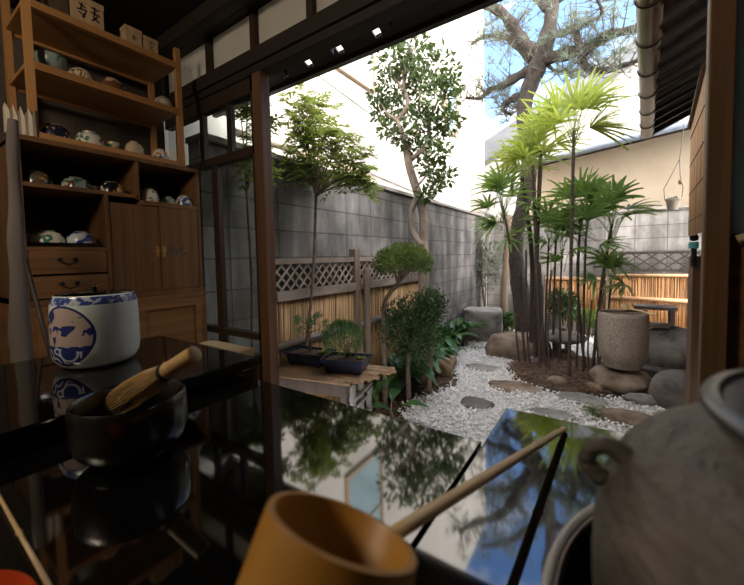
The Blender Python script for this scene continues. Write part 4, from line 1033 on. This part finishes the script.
def pot(label, u, v, w, d, h, rz, styl):
    c = bp(u, v, BZ+.0015); rot = Matrix.Rotation(rz, 3, 'Z')
    o = thing('bonsai_pot', label, 'bonsai', c, 'bonsai pots on the bench')
    def rc_(k, z): return [c+rot @ V((sx*w/2*k, sy*d/2*k, z)) for sx, sy in ((-1, -1), (1, -1), (1, 1), (-1, 1))]
    vs = rc_(.82, .006)+rc_(.97, h*.86)+rc_(1.06, h*.88)+rc_(1.06, h)+rc_(.96, h)+rc_(.94, h*.8)
    fs = [(3, 2, 1, 0)]+[(k*4+j, k*4+(j+1) % 4, k*4+4+(j+1) % 4, k*4+4+j) for k in range(5) for j in range(4)]+[(20, 21, 22, 23)]
    MB().add(vs, fs).build('pot', M_pot, o, bevel=.004)
    for sx, sy in ((-1, -1), (1, -1), (1, 1), (-1, 1)):
        p = c+rot @ V((sx*w*.33, sy*d*.33, 0)); MB().box((p.x-.014, p.y-.014, c.z), (p.x+.014, p.y+.014, c.z+.008)).build('foot', M_pot, o)
    zs = h*.82; q = MB(); g = 10
    vs = [c+rot @ V(((i/g-.5)*w*.93, (j/g-.5)*d*.93, zs+.012*(1-abs(2*i/g-1))*(1-abs(2*j/g-1))+.006*noise.noise(V((i*.9, j*.9, w*50))))) for j in range(g+1) for i in range(g+1)]
    q.add(vs, [(j*(g+1)+i, j*(g+1)+i+1, (j+1)*(g+1)+i+1, (j+1)*(g+1)+i) for j in range(g) for i in range(g)]).build('soil', M_soil, o, True)
    b = c+V((0, 0, zs+.01))
    if styl == 'open':
        q = MB(); q.tube([b, b+V((.006, 0, .07)), b+V((-.008, .004, .14)), b+V((.004, 0, .20))], [.010, .008, .006, .003], 8)
        ends = []
        for k in range(9):
            t_ = k*2.4; z0 = .09+.014*k; L_ = .13-.007*k
            e = b+V((math.cos(t_)*L_, math.sin(t_)*L_, z0+.045)); q.tube([b+V((0, 0, z0)), b+V((math.cos(t_)*L_*.5, math.sin(t_)*L_*.5, z0+.015)), e], [.004, .003, .0015], 6); ends.append(e)
        q.build('trunk', M_twig, o, True)
        q = MB()
        for e in ends+[b+V((0, 0, .21))]:
            for i in range(40): q.leaf4(e+rdir()*rnd(0, .026), rdir(-.2, 1), (0, 0, 1), rnd(.028, .045), .008)
        q.build('foliage', L_bon, o)
        q = MB()
        for i in range(14): q.leaf(c+rot @ V((w*.36, -d*.05, zs)), rdir(.2, .8), (0, 0, 1), rnd(.04, .065), .032)
        q.build('ground_leaves', leafm('yellow_green_leaves', (.12, .2, .03), (.32, .36, .07)), o)
    else:
        q = MB(); 
        for k in range(7):
            t_ = k*.9; q.tube([b, b+V((math.cos(t_)*.02, math.sin(t_)*.02, .05)), b+V((math.cos(t_)*.05, math.sin(t_)*.05, .12))], [.006, .004, .002], 6)
        q.build('trunk', M_twig, o, True)
        q = MB()
        for i in range(2600):
            u_ = rdir(-.75, 1); rr_ = rnd(.55, 1)**.5
            p = b+V((u_.x*.135*rr_-.03, u_.y*.12*rr_, .115+u_.z*.115*rr_)); q.leaf4(p, (u_+V((0, 0, .7))+rdir()*.6), (0, 0, 1), rnd(.018, .034), .005)
        q.build('foliage', L_bon, o)
        q = MB()
        for i in range(12): q.leaf(c+rot @ V((w*.28, d*.1, zs)), rdir(.1, .6), (0, 0, 1), rnd(.03, .05), .022)
        q.build('ground_leaves', L_nan, o)
    return o
pot('left blue bonsai pot with a sparse little pine, nearest the window post', .15, .275, .30, .18, .09, .20, 'open')
pot('right blue bonsai pot with a bushy green clump', .455, .205, .285, .18, .09, .32, 'bushy')

# ------------------------------------------------------------------ plants
def path(pxs, Y, dy=None):
    return [at(a, b, Y=Y+(dy[i] if dy else 0)) for i, (a, b) in enumerate(pxs)]
def limb(m, P, r0, r1, n=10, wob=.0, sm=4):
    S = smooth(P, sm); k = len(S)-1
    m.tube(S, [(r0+(r1-r0)*i/k)*(1+wob*math.sin(i*1.7)) for i in range(k+1)], n); return S
def blob_leaves(m, c, r, n, L, w, full=False, up=.4, hollow=.0):
    c = V(c)
    for i in range(n):
        u = rdir(); q = (hollow+(1-hollow)*R.random())**.5
        p = c+V((u.x*r[0]*q, u.y*r[1]*q, u.z*r[2]*q)); d = u+V((0, 0, up))+rdir()*.9
        (m.leaf if full else m.leaf4)(p, d, rdir(.2, 1), L*rnd(.7, 1.15), w*rnd(.8, 1.15))
# camellia against the left wall
Yc = 3.45
cm_ = thing('camellia_tree', 'slender glossy-leaved tree with forked trunk in front of the left wall', 'tree', at(424, 300, Y=Yc).xy.to_3d()+V((0, 0, -.045)))
q = MB(); base = at(423, 300, Y=Yc); b0 = V((base.x, base.y, -.05))
limb(q, [b0, base]+path([(424, 262), (423, 240)], Yc), .058, .052)
limb(q, path([(423, 248), (424, 225), (421, 203), (415, 185), (409, 165), (406, 145)], Yc), .05, .042)
limb(q, path([(422, 246), (413, 232), (411, 214), (417, 198)], Yc-.05), .032, .030)
q.build('trunk', M_barkp, cm_, True)
q = MB()
for P, a_, b_ in (([(406, 148), (402, 132), (396, 118)], .03, .022), ([(397, 122), (408, 105), (404, 88), (406, 62), (414, 48)], .032, .01), ([(408, 162), (420, 152), (428, 140), (430, 120), (440, 95), (442, 75)], .03, .008),
                  ([(396, 120), (386, 112), (380, 100)], .018, .006), ([(404, 92), (394, 76), (390, 60)], .016, .006), ([(428, 142), (440, 132), (450, 122)], .014, .005), ([(421, 200), (432, 196), (438, 184), (446, 176)], .014, .005), ([(415, 188), (426, 176), (430, 165)], .014, .005), ([(430, 120), (420, 100), (424, 84)], .014, .006)):
    limb(q, path(P, Yc, [rnd(-.06, .06) for _ in P]), a_, b_, 7)
q.build('branches', M_barkp, cm_, True)
q = MB()
for x, y, r in ((392, 60, 20), (414, 52, 19), (436, 68, 19), (425, 85, 18), (393, 88, 17), (383, 112, 14), (404, 104, 15), (440, 100, 18), (450, 120, 11), (432, 130, 15), (386, 128, 9), (402, 138, 10), (418, 150, 11), (440, 152, 9), (428, 168, 10), (446, 176, 8), (436, 186, 8), (408, 72, 14), (451, 85, 8), (376, 96, 7), (424, 196, 6), (418, 120, 12)):
    c = at(x, y, Y=Yc+rnd(-.2, .2)); k = r*.0108
    blob_leaves(q, c, (k, k*1.2, k), int(8.5*r), .074, .036, True, .1)
q.build('foliage', L_cam, cm_)
# nandina by the post
def spray(q, p, d, L, n, ll, lw):
    d = V(d).normalized(); s = d.orthogonal().normalized() if abs(d.z) > .95 else d.cross(V((0, 0, 1))).normalized()
    for i in range(n):
        f_ = (i+1)/n; pp_ = p+d*L*f_+V((0, 0, -.25*L*f_*f_))
        for sg in (-1, 1): q.leaf(pp_, s*sg+d*.6+V((0, 0, rnd(-.3, .3))), (0, 0, 1), ll*rnd(.8, 1.1), lw, .2)
    q.leaf(p+d*L+V((0, 0, -.25*L)), d, (0, 0, 1), ll, lw)
def nandina(label, base, top, Y, blobs, extra=()):
    o = thing('nandina_shrub', label, 'shrub', base)
    q = MB(); limb(q, [base, base.lerp(top, .33)+V((-.02, 0, 0)), base.lerp(top, .66)+V((.015, 0, 0)), top], .014, .010, 8)
    for x, y, r in blobs:
        e = at(x, y, Y=Y); e.x = max(e.x, -1.94); limb(q, [top, top.lerp(e, .5)+V((0, 0, .04)), e], .007, .003, 5, sm=2)
    for P in extra: limb(q, path(P, Y), .008, .006, 6)
    q.build('stem', M_twig, o, True)
    q = MB()
    for x, y, r in blobs:
        c = at(x, y, Y=Y+rnd(-.10, .12)); c.x = max(c.x, -1.90); k = r*.0080
        for i in range(int(r*2.0)):
            u = rdir(); p = c+V((u.x*k, u.y*k*1.1, u.z*k))*R.random()**.5; spray(q, p, rdir(-.5, .6)+V((.3, 0, 0)), rnd(.06, .12), 4, .05, .019)
    keep_off(q).build('foliage', L_nan, o); return o
Yn = 1.95
nandina('airy light green shrub on a thin bare stem just right of the window post', V((-1.80, 1.72, -.05)), at(316, 196, Y=Yn), Yn,
        ((284, 106, 13), (302, 118, 17), (320, 132, 18), (300, 142, 20), (280, 142, 14), (334, 148, 17), (350, 160, 14), (322, 162, 18), (295, 166, 15), (364, 186, 9), (342, 180, 12), (278, 172, 12), (308, 180, 11), (312, 104, 7), (344, 136, 8), (288, 128, 12), (352, 178, 11), (366, 172, 7)))
Yn2 = 1.42
nandina('thin dark shrub seen through the glazed sash', V((-1.82, 1.36, -.05)), at(247, 190, Y=Yn2), Yn2,
        ((252, 150, 9), (258, 125, 8), (240, 165, 7), (225, 120, 5), (259, 170, 8), (247, 110, 5)))
# clipped shrubs
def topiary(label, trunkpx, Y, c, r, n, L, w, base, leafmat, core=.75, name='clipped_shrub', lower=-.55):
    o = thing(name, label, 'shrub', base); q = MB(); top = c+V((0, 0, -r[2]*.35))
    limb(q, [base]+trunkpx+[top], .024, .018, 8, .12)
    for k in range(9):
        a_ = k*2.4; e = c+V((math.cos(a_)*r[0]*.7, math.sin(a_)*r[1]*.7, r[2]*rnd(-.35, .3))); limb(q, [trunkpx[-1] if trunkpx else base, top.lerp(e, .5)+V((0, 0, -.03)), e], .013, .004, 6, sm=3)
    q.build('trunk', M_twig, o, True); q = MB()
    for i in range(n):
        u = rdir(lower, 1); k = core+(1-core)*R.random()
        if R.random() < .25: k *= R.random()
        b_ = 1+.10*noise.noise(u*2.4+V((Y, 0, 0)))
        p = c+V((u.x*r[0]*k*b_, u.y*r[1]*k*b_, u.z*r[2]*k*b_)); q.leaf4(p, u+V((0, 0, .5))+rdir()*.8, rdir(.1, 1), L*rnd(.7, 1.2), w)
    q.build('foliage', leafmat, o); return o
Yt = 2.72; tb = V((-1.66, 2.62, -.05))
topiary('round clipped shrub with dense green dome on a crooked trunk', path([(384, 318), (388, 296), (398, 284)], Yt), Yt, at(403, 263, Y=Yt), (.255, .25, .165), 4200, .030, .016, tb, L_top)
Yt2 = 2.85
topiary('dark twiggy shrub below the round clipped one', path([(408, 345)], Yt2), Yt2, at(411, 330, Y=Yt2), (.31, .28, .33), 4200, .038, .015, V((at(408, 350, Y=Yt2).x, Yt2, -.05)), L_dk, .45, 'leafy_shrub', -1)
topiary('small dark bushy shrub to the right of the twiggy one, before the fence end', [], 3.1, at(430, 308, Y=3.1), (.17, .17, .2), 1800, .036, .014, V((at(428, 306, Y=3.1).x, 3.1, -.05)), L_dk, .5, 'leafy_shrub', -.8)
# broad-leaved clumps
def clump(label, bases, n, L, w, lean, zup=(.35, 1.2), m=L_asp):
    o = thing('broad_leaf_plant', label, 'plant', bases[0], 'broad-leaved plants'); q = MB(); s = MB()
    for i in range(n):
        b = bases[i % len(bases)]+V((rnd(-.09, .09), rnd(-.09, .09), 0)); d = rdir(0, .2); d.z = rnd(*zup); d = (d+V(lean)).normalized()
        h = rnd(.10, .22); p1 = b+V((d.x*.3*h, d.y*.3*h, h)); s.tube([b, p1], .005, 5)
        LL = L*rnd(.75, 1.15); k = 7; pr_ = []
        r = d.cross(V((0, 0, 1))).normalized()
        for j in range(k+1):
            f_ = j/k; dr = .55*LL*f_*f_*rnd(.95, 1.05); c = p1+d*LL*f_-V((0, 0, dr)); ww = w*math.sin(PI*min(1, f_*.93+.05))**.8*.5
            pr_.append((c-r*ww+V((0, 0, ww*.25)), c, c+r*ww+V((0, 0, ww*.25))))
        vs = [x for t in pr_ for x in t]; q.add(vs, [f for j in range(k) for f in ((3*j, 3*j+1, 3*j+4, 3*j+3), (3*j+1, 3*j+2, 3*j+5, 3*j+4))])
    keep_off(q); build2('leaves', [(q, m), (s, M_twig)], o, True); return o
clump('broad-leaved plant spilling over the gravel behind the tan rock', [G(416, 374), G(430, 362), G(442, 352), G(404, 376), G(395, 388)], 120, .46, .11, (.35, -.2, .05))
clump('broad-leaved plant at the foot of the left block wall behind the path', [V((-1.86, 4.75, -.04)), V((-1.85, 5.15, -.04)), V((-1.84, 6.1, -.04)), V((-1.5, 6.15, -.04))], 90, .62, .10, (.12, 0, .4), (.8, 1.8))
clump('tall upright broad leaves beside the right bonsai pot', [V((-1.78, 2.30, -.04)), V((-1.7, 2.45, -.04))], 10, .48, .10, (.05, -.02, .8), (1.2, 2.2))
clump('single low broad-leaved plant at the right end of the bench', [V((-1.40, 2.35, -.04))], 6, .22, .10, (.3, -.1, 0), (.3, .9))
# thin plants at the rear
def sprig(label, c, r, n, L, w, m, name='leafy_shrub', stems=6, cat='shrub'):
    o = thing(name, label, cat, V((c.x, c.y, -.045))); q = MB()
    for k in range(stems):
        e = c+V((rnd(-1, 1)*r[0]*.6, rnd(-1, 1)*r[1]*.6, rnd(.1, .8)*r[2])); limb(q, [V((c.x+rnd(-.04, .04), c.y, -.045)), V((c.x, c.y, 0)).lerp(e, .5), e], .010, .004, 5, sm=2)
    keep_off(q).build('stem', M_twig, o, True); q = MB(); blob_leaves(q, c, r, n, L, w); keep_off(q).build('foliage', m, o); return o
sprig('sparse grey-green shrub in the rear corner of the walls', at(486, 262, Y=6.5), (.30, .25, .48), 520, .10, .026, L_grey)
sprig('small dark rounded shrub in front of the low orange fence', at(563, 304, Y=6.3), (.24, .2, .22), 520, .08, .045, L_dk)
sprig('low green plants along the foot of the orange fence', at(590, 318, Y=6.45), (.36, .12, .10), 300, .10, .045, L_palmd, 'ground_plant', 4, 'plant')
sprig('low leafy plant in the gap between cut stone and boulder', at(503, 325, Y=6.1), (.2, .14, .09), 160, .09, .045, L_top, 'ground_plant', 3, 'plant')
# young pale pole tree in the corner
yp = path([(505, 322), (504, 290), (507, 255), (509, 215)], 6.35)
o = thing('young_tree', 'pale smooth thin trunk standing just left of the pine', 'tree', V((yp[0].x, yp[0].y, -.05)))
q = MB(); limb(q, [V((yp[0].x, yp[0].y, -.05))]+yp, .075, .045); q.build('trunk', M_barks, o, True)
q = MB(); blob_leaves(q, at(500, 222, Y=6.35), (.25, .2, .14), 90, .13, .03); q.build('foliage', L_grey, o)
# fern by the front slab
fp = at(597, 412, Z=.02)
o = thing('fern', 'feathery green fern growing beside the greenish slab', 'fern', V((fp.x, fp.y, 0)))
q = MB()
for k in range(16):
    a_ = k*2.4; d = V((math.cos(a_), math.sin(a_), rnd(.5, 1.4))).normalized(); L_ = rnd(.13, .21); s = d.cross(V((0, 0, 1))).normalized()
    for i in range(10):
        f_ = i/10; p = V((fp.x, fp.y, 0))+d*L_*f_-V((0, 0, .10*f_*f_*L_/.2))
        for sg in (-1, 1): q.leaf4(p, s*sg+d*.5, (0, 0, 1), .042*(1-f_*.8)+.006, .011)
q.build('fronds', L_top, o)

# ---- palm clump
pm = []
def frond(o, root, ctr, dirv, Rr, n, spread, m, droop=.35, wid=.033):
    """petiole from root to ctr, then a fan of narrow blades about dirv"""
    q = MB(); mid = root.lerp(ctr, .5)+V((0, 0, .04))
    q.tube([root, mid, ctr], [.0055, .0045, .004], 5)
    d = V(dirv).normalized(); side = d.cross(V((0, 0, 1)))
    side = side.normalized() if side.length > .1 else V((1, 0, 0)); nu = side.cross(d).normalized()
    tilt = rnd(-.5, .5); side = side*math.cos(tilt)+nu*math.sin(tilt); nu = side.cross(d).normalized()
    for i in range(n):
        a_ = spread*((i+.5)/n-.5)+rnd(-.05, .05); bd_ = (d*math.cos(a_)+side*math.sin(a_)+nu*rnd(-.12, .12)).normalized(); LL = Rr*rnd(.82, 1.05)*(1-.12*abs(a_)/max(spread, .1))
        r = bd_.cross(nu).normalized(); k = 5; vs = []
        for j in range(k+1):
            f_ = j/k; c = ctr+bd_*LL*f_-V((0, 0, droop*LL*f_**2.2)); ww = wid*.5*(1-.45*abs(2*f_-.8)) if f_ < .92 else wid*.22
            if j == 0: ww = wid*.18
            vs += [c-r*ww+nu*ww*.35, c, c+r*ww+nu*ww*.35]
        q.add(vs, [f for j in range(k) for f in ((3*j, 3*j+1, 3*j+4, 3*j+3), (3*j+1, 3*j+2, 3*j+5, 3*j+4))])
    return q.build('frond', m, o)
def crown(o, top, n, Rr, m, dirs=None, pet=.22, nb=9, droop=.35):
    for k in range(n):
        a_ = k*2.399+rnd(-.3, .3); el = rnd(.15, 1.25) if k > 2 else rnd(1.0, 1.45)
        d = V((math.cos(a_)*math.cos(el), math.sin(a_)*math.cos(el), math.sin(el)))
        if dirs: d = (d+V(dirs)).normalized()
        pl_ = pet*rnd(.6, 1.2); frond(o, top-V((0, 0, .05+.02*k)), top+d*pl_, d, Rr*rnd(1.0, 1.3), R.randint(nb-2, nb+1), rnd(2.2, 3.3), m, droop)
palm = thing('lady_palm', 'tall clump of fan palms with many thin dark stems on the soil mound', 'palm', (-.36, 4.5, .05))
stems = [  # base px, mid px, top px, depth, radius, crown size (0 = bare)
 ((536, 378), (536, 280), (541, 150), 4.55, .024, (13, .40)), ((541, 384), (538, 290), (533, 165), 4.40, .022, (8, .36)), ((530, 372), (532, 260), (522, 176), 4.70, .026, (7, .34)),
 ((569, 392), (571, 260), (574, 128), 4.12, .016, (12, .36)), ((586, 380), (578, 290), (581, 212), 4.45, .014, (9, .34)), ((583, 384), (584, 300), (586, 232), 4.35, .012, (5, .28)),
 ((592, 376), (601, 290), (612, 224), 4.42, .015, (9, .30)), ((545, 380), (546, 310), (549, 238), 4.50, .012, (6, .28)), ((553, 366), (554, 300), (556, 235), 4.75, .012, (6, .3)),
 ((527, 384), (519, 300), (503, 206), 4.45, .013, (9, .34)), ((561, 372), (560, 310), (562, 250), 4.66, .011, (5, .28)), ((597, 372), (606, 330), (611, 282), 4.5, .010, (5, .24)),
 ((521, 378), (515, 320), (512, 262), 4.5, .010, None), ((548, 388), (543, 330), (540, 262), 4.3, .011, None), ((533, 388), (527, 330), (526, 250), 4.32, .012, None), ((575, 384), (578, 330), (577, 262), 4.38, .010, None),
 ((551, 392), (548, 335), (551, 270), 4.24, .009, None), ((538, 392), (540, 335), (536, 268), 4.22, .010, None), ((601, 386), (597, 335), (604, 290), 4.3, .009, None), ((525, 368), (523, 320), (521, 270), 4.78, .010, None),
 ((556, 384), (560, 340), (557, 285), 4.4, .008, None), ((590, 388), (588, 345), (592, 300), 4.28, .008, None)]
for b_, m_, t_, y, r, cr_ in stems:
    P = path([b_, m_, t_], y); P[0].z = min(P[0].z, .03); 
    q = MB(); limb(q, P, r*1.15, r*.9, 8, .08, 7); q.build('stem', M_stem, palm, True)
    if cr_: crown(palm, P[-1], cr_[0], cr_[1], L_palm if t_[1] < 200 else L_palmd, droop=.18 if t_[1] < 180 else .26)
top = at(590, 128, Y=4.12)
for d in ((.5, .1, .9), (.9, -.1, .45), (1, 0, .05), (.75, .2, .7), (.8, -.2, -.25)): frond(palm, at(575, 140, Y=4.12), top, d, .40, 8, 1.6, L_palm, .2)
top = at(496, 224, Y=4.5)
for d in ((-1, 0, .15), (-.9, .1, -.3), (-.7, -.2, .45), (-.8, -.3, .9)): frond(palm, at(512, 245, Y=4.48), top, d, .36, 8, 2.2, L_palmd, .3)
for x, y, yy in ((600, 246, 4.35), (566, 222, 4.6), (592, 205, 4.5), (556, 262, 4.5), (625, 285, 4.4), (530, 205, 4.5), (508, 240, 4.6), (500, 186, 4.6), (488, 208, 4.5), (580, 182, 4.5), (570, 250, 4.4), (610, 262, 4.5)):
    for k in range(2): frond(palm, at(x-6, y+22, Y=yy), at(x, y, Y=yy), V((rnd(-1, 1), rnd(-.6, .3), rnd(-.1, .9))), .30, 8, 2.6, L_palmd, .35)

# ---- pine
YP = 5.4
pine = thing('pine_tree', 'old black pine with scaly trunk and crooked branches above the palms', 'tree', at(526, 330, Y=YP).xy.to_3d()+V((0, 0, -.05)))
q = MB(); b = at(528, 330, Y=YP); tp = path([(527, 318), (521, 295), (517, 268), (516, 240), (522, 210), (528, 182), (529, 150), (524, 112), (528, 92), (536, 70), (545, 45), (551, 18), (554, -20), (548, -60)], YP)
S = smooth([V((b.x+.02, b.y, -.05))]+tp, 4); rad = [.20, .15, .125, .105, .10, .10, .105, .105, .105, .10, .125, .12, .085, .07, .06, .04]
q.tube(S, [rad[min(int(i/4), 15)]*(1-(i % 4)/4)+rad[min(int(i/4)+1, 15)]*((i % 4)/4)+.008*math.sin(i*2.1) for i in range(len(S))], 16)
q.build('trunk', M_bark, pine, True)
brs = [([(527, 92), (517, 97), (506, 103), (503, 110), (512, 115)], .05, .012, .25), ([(530, 70), (515, 78), (502, 86), (490, 90), (480, 98), (466, 98)], .05, .012, -.3), ([(536, 54), (522, 42), (512, 25), (498, 10), (472, 2), (455, -8)], .075, .02, -.5),
       ([(533, 60), (516, 44), (503, 36), (484, 37), (472, 44)], .05, .012, .4), ([(540, 60), (562, 55), (588, 47), (606, 36), (640, 28), (665, 22)], .065, .02, -.4), ([(587, 49), (582, 58), (589, 69), (608, 70), (624, 65), (645, 58)], .045, .012, -.4),
       ([(548, 32), (562, 34), (574, 28), (580, 47), (588, 50)], .03, .03, -.3), ([(574, 29), (590, 22), (602, 12), (594, -5)], .018, .008, -.5), ([(545, 62), (556, 72), (566, 70), (572, 78)], .02, .006, .2), ([(551, 10), (530, -8), (505, -25), (480, -30)], .05, .02, .3), ([(552, 0), (580, -12), (612, -22), (650, -26)], .05, .02, .2)]
ends = []
for P, a_, b_, dy in brs:
    q = MB(); k = len(P); W3 = path(P, YP, [dy*i/(k-1) for i in range(k)]); S = limb(q, W3, a_*1.45, b_*1.5, 10, .16)
    q.build('branch', M_bark, pine, True); ends.append(S)
q = MB(); tw = MB()
def tuft(p, d, n=22, L=.15, w=.0050):
    d = d.normalized()
    for i in range(n):
        e = (d*.8+rdir()).normalized()*L*rnd(.75, 1.15); s = e.cross(rdir()).normalized()*w*.5; q.add([p-s, p+s, p+e], [(0, 1, 2)])
for S in ends:
    for i, p in enumerate(S):
        if i < 4: continue
        for k in range(3):
            off = V((rnd(-.28, .28), rnd(-.3, .3), rnd(-.14, .26))); e = p+off; tw.tube([p, p+off*.5+V((0, 0, -.02)), e], [.009, .006, .003], 4); tuft(e, off+V((0, 0, .25)))
            if R.random() < .5: tuft(p+off*.6, off)
for x, y, r, n in ((500, 60, 22, 16), (530, 15, 22, 12), (560, 12, 20, 14), (600, 15, 24, 16), (610, 55, 20, 10), (470, 20, 18, 14), (590, 85, 20, 7), (625, 20, 18, 12), (545, 52, 8, 10), (535, 60, 8, 8), (450, 45, 12, 6)):
    c = at(x, y, Y=YP)
    for i in range(int(n*.8)):
        p = c+V((rnd(-1, 1)*r*.0145, rnd(-.5, .5), rnd(-1, 1)*r*.0145)); d = rdir(-.3, 1); tw.tube([p-d*.22+V((0, 0, -.03)), p], [.005, .003], 4); tuft(p, d)
build2('needles', [(q, L_pine), (tw, M_twig)], pine)

# ------------------------------------------------------------------ sky, sun, added fill lamp
w = bpy.data.worlds.new('sky'); sc.world = w; w.use_nodes = True; nt = w.node_tree; nt.nodes.clear()
def N(t, **k):
    x = nt.nodes.new(t)
    for a, b in k.items(): setattr(x, a, b)
    return x
out = N('ShaderNodeOutputWorld'); bg = N('ShaderNodeBackground'); nt.links.new(bg.outputs[0], out.inputs[0])
tc = N('ShaderNodeTexCoord'); sep = N('ShaderNodeSeparateXYZ'); nt.links.new(tc.outputs['Generated'], sep.inputs[0])
gr_ = N('ShaderNodeValToRGB'); e = gr_.color_ramp.elements; e[0].position = 0; e[0].color = (.62, .78, .98, 1); e[1].position = .75; e[1].color = (.16, .36, .85, 1)
e.new(.22).color = (.31, .52, .95, 1); nt.links.new(sep.outputs[2], gr_.inputs[0])
mp = N('ShaderNodeMapping'); mp.inputs['Scale'].default_value = (1, 1, 1.8); mp.inputs['Location'].default_value = (.35, .2, 0); nt.links.new(tc.outputs['Generated'], mp.inputs[0])
ns = N('ShaderNodeTexNoise'); ns.inputs['Scale'].default_value = 3.2; ns.inputs['Detail'].default_value = 7; ns.inputs['Roughness'].default_value = .58; nt.links.new(mp.outputs[0], ns.inputs['Vector'])
cr2 = N('ShaderNodeValToRGB'); cr2.color_ramp.elements[0].position = .47; cr2.color_ramp.elements[1].position = .64; nt.links.new(ns.outputs['Fac'], cr2.inputs[0])
mx = N('ShaderNodeMix', data_type='RGBA'); nt.links.new(cr2.outputs[0], mx.inputs[0]); nt.links.new(gr_.outputs[0], mx.inputs[6]); mx.inputs[7].default_value = (1.5, 1.45, 1.4, 1)
# bright haze spreading round the sun
SUN = V((.88, -.25, .37)).normalized()
dt = N('ShaderNodeVectorMath', operation='DOT_PRODUCT'); nt.links.new(tc.outputs['Generated'], dt.inputs[0]); dt.inputs[1].default_value = SUN
cr3 = N('ShaderNodeValToRGB'); cr3.color_ramp.elements[0].position = .1; cr3.color_ramp.elements[0].color = (0, 0, 0, 1); cr3.color_ramp.elements[1].position = 1; cr3.color_ramp.elements[1].color = (2.6, 2.3, 1.95, 1); nt.links.new(dt.outputs['Value'], cr3.inputs[0])
ad = N('ShaderNodeMix', data_type='RGBA', blend_type='ADD'); ad.inputs[0].default_value = 1; nt.links.new(mx.outputs[2], ad.inputs[6]); nt.links.new(cr3.outputs[0], ad.inputs[7])
nt.links.new(ad.outputs[2], bg.inputs[0]); bg.inputs[1].default_value = 1.25
sl_ = bpy.data.lights.new('sun', 'SUN'); so = bpy.data.objects.new('sun', sl_); C.objects.link(so); so.rotation_euler = (-SUN).to_track_quat('-Z', 'Y').to_euler(); so.location = (8, -3, 9)
sl_.energy = 2.2; sl_.angle = math.radians(4); sl_.color = (1, .93, .82)
# fill lamp added out of view behind the viewer to brighten the cabinet
lpn = thing('fill_lamp', 'round paper lamp hanging from the ceiling near the left wall, out of view', 'lamp', (-1.0, -.6, 2.0))
M_fill = NT('fill_glow'); _e = M_fill.n('ShaderNodeEmission'); _e.inputs[0].default_value = (1, .84, .64, 1); _e.inputs[1].default_value = 14.0; M_fill.l(_e.outputs[0], M_fill.out.inputs[0]); M_fill = M_fill.m
MB().lathe([(0, -.17), (.09, -.15), (.15, -.08), (.17, 0), (.15, .08), (.09, .15), (0, .17)], (-1.0, -.6, 2.2), 24).build('glow_ball', M_fill, lpn, True)
MB().tube([(-1.0, -.6, 2.37), (-1.0, -.6, CEI)], .004, 6).build('cord', M_iron, lpn)

vs_ = sc.view_settings; vs_.view_transform = 'Standard'; vs_.look = 'None'; vs_.exposure = 1.15; vs_.gamma = 1; vs_.use_curve_mapping = False
sc.cycles.max_bounces = 10; sc.cycles.transparent_max_bounces = 12; sc.cycles.use_denoising = True; sc.cycles.sample_clamp_indirect = 6
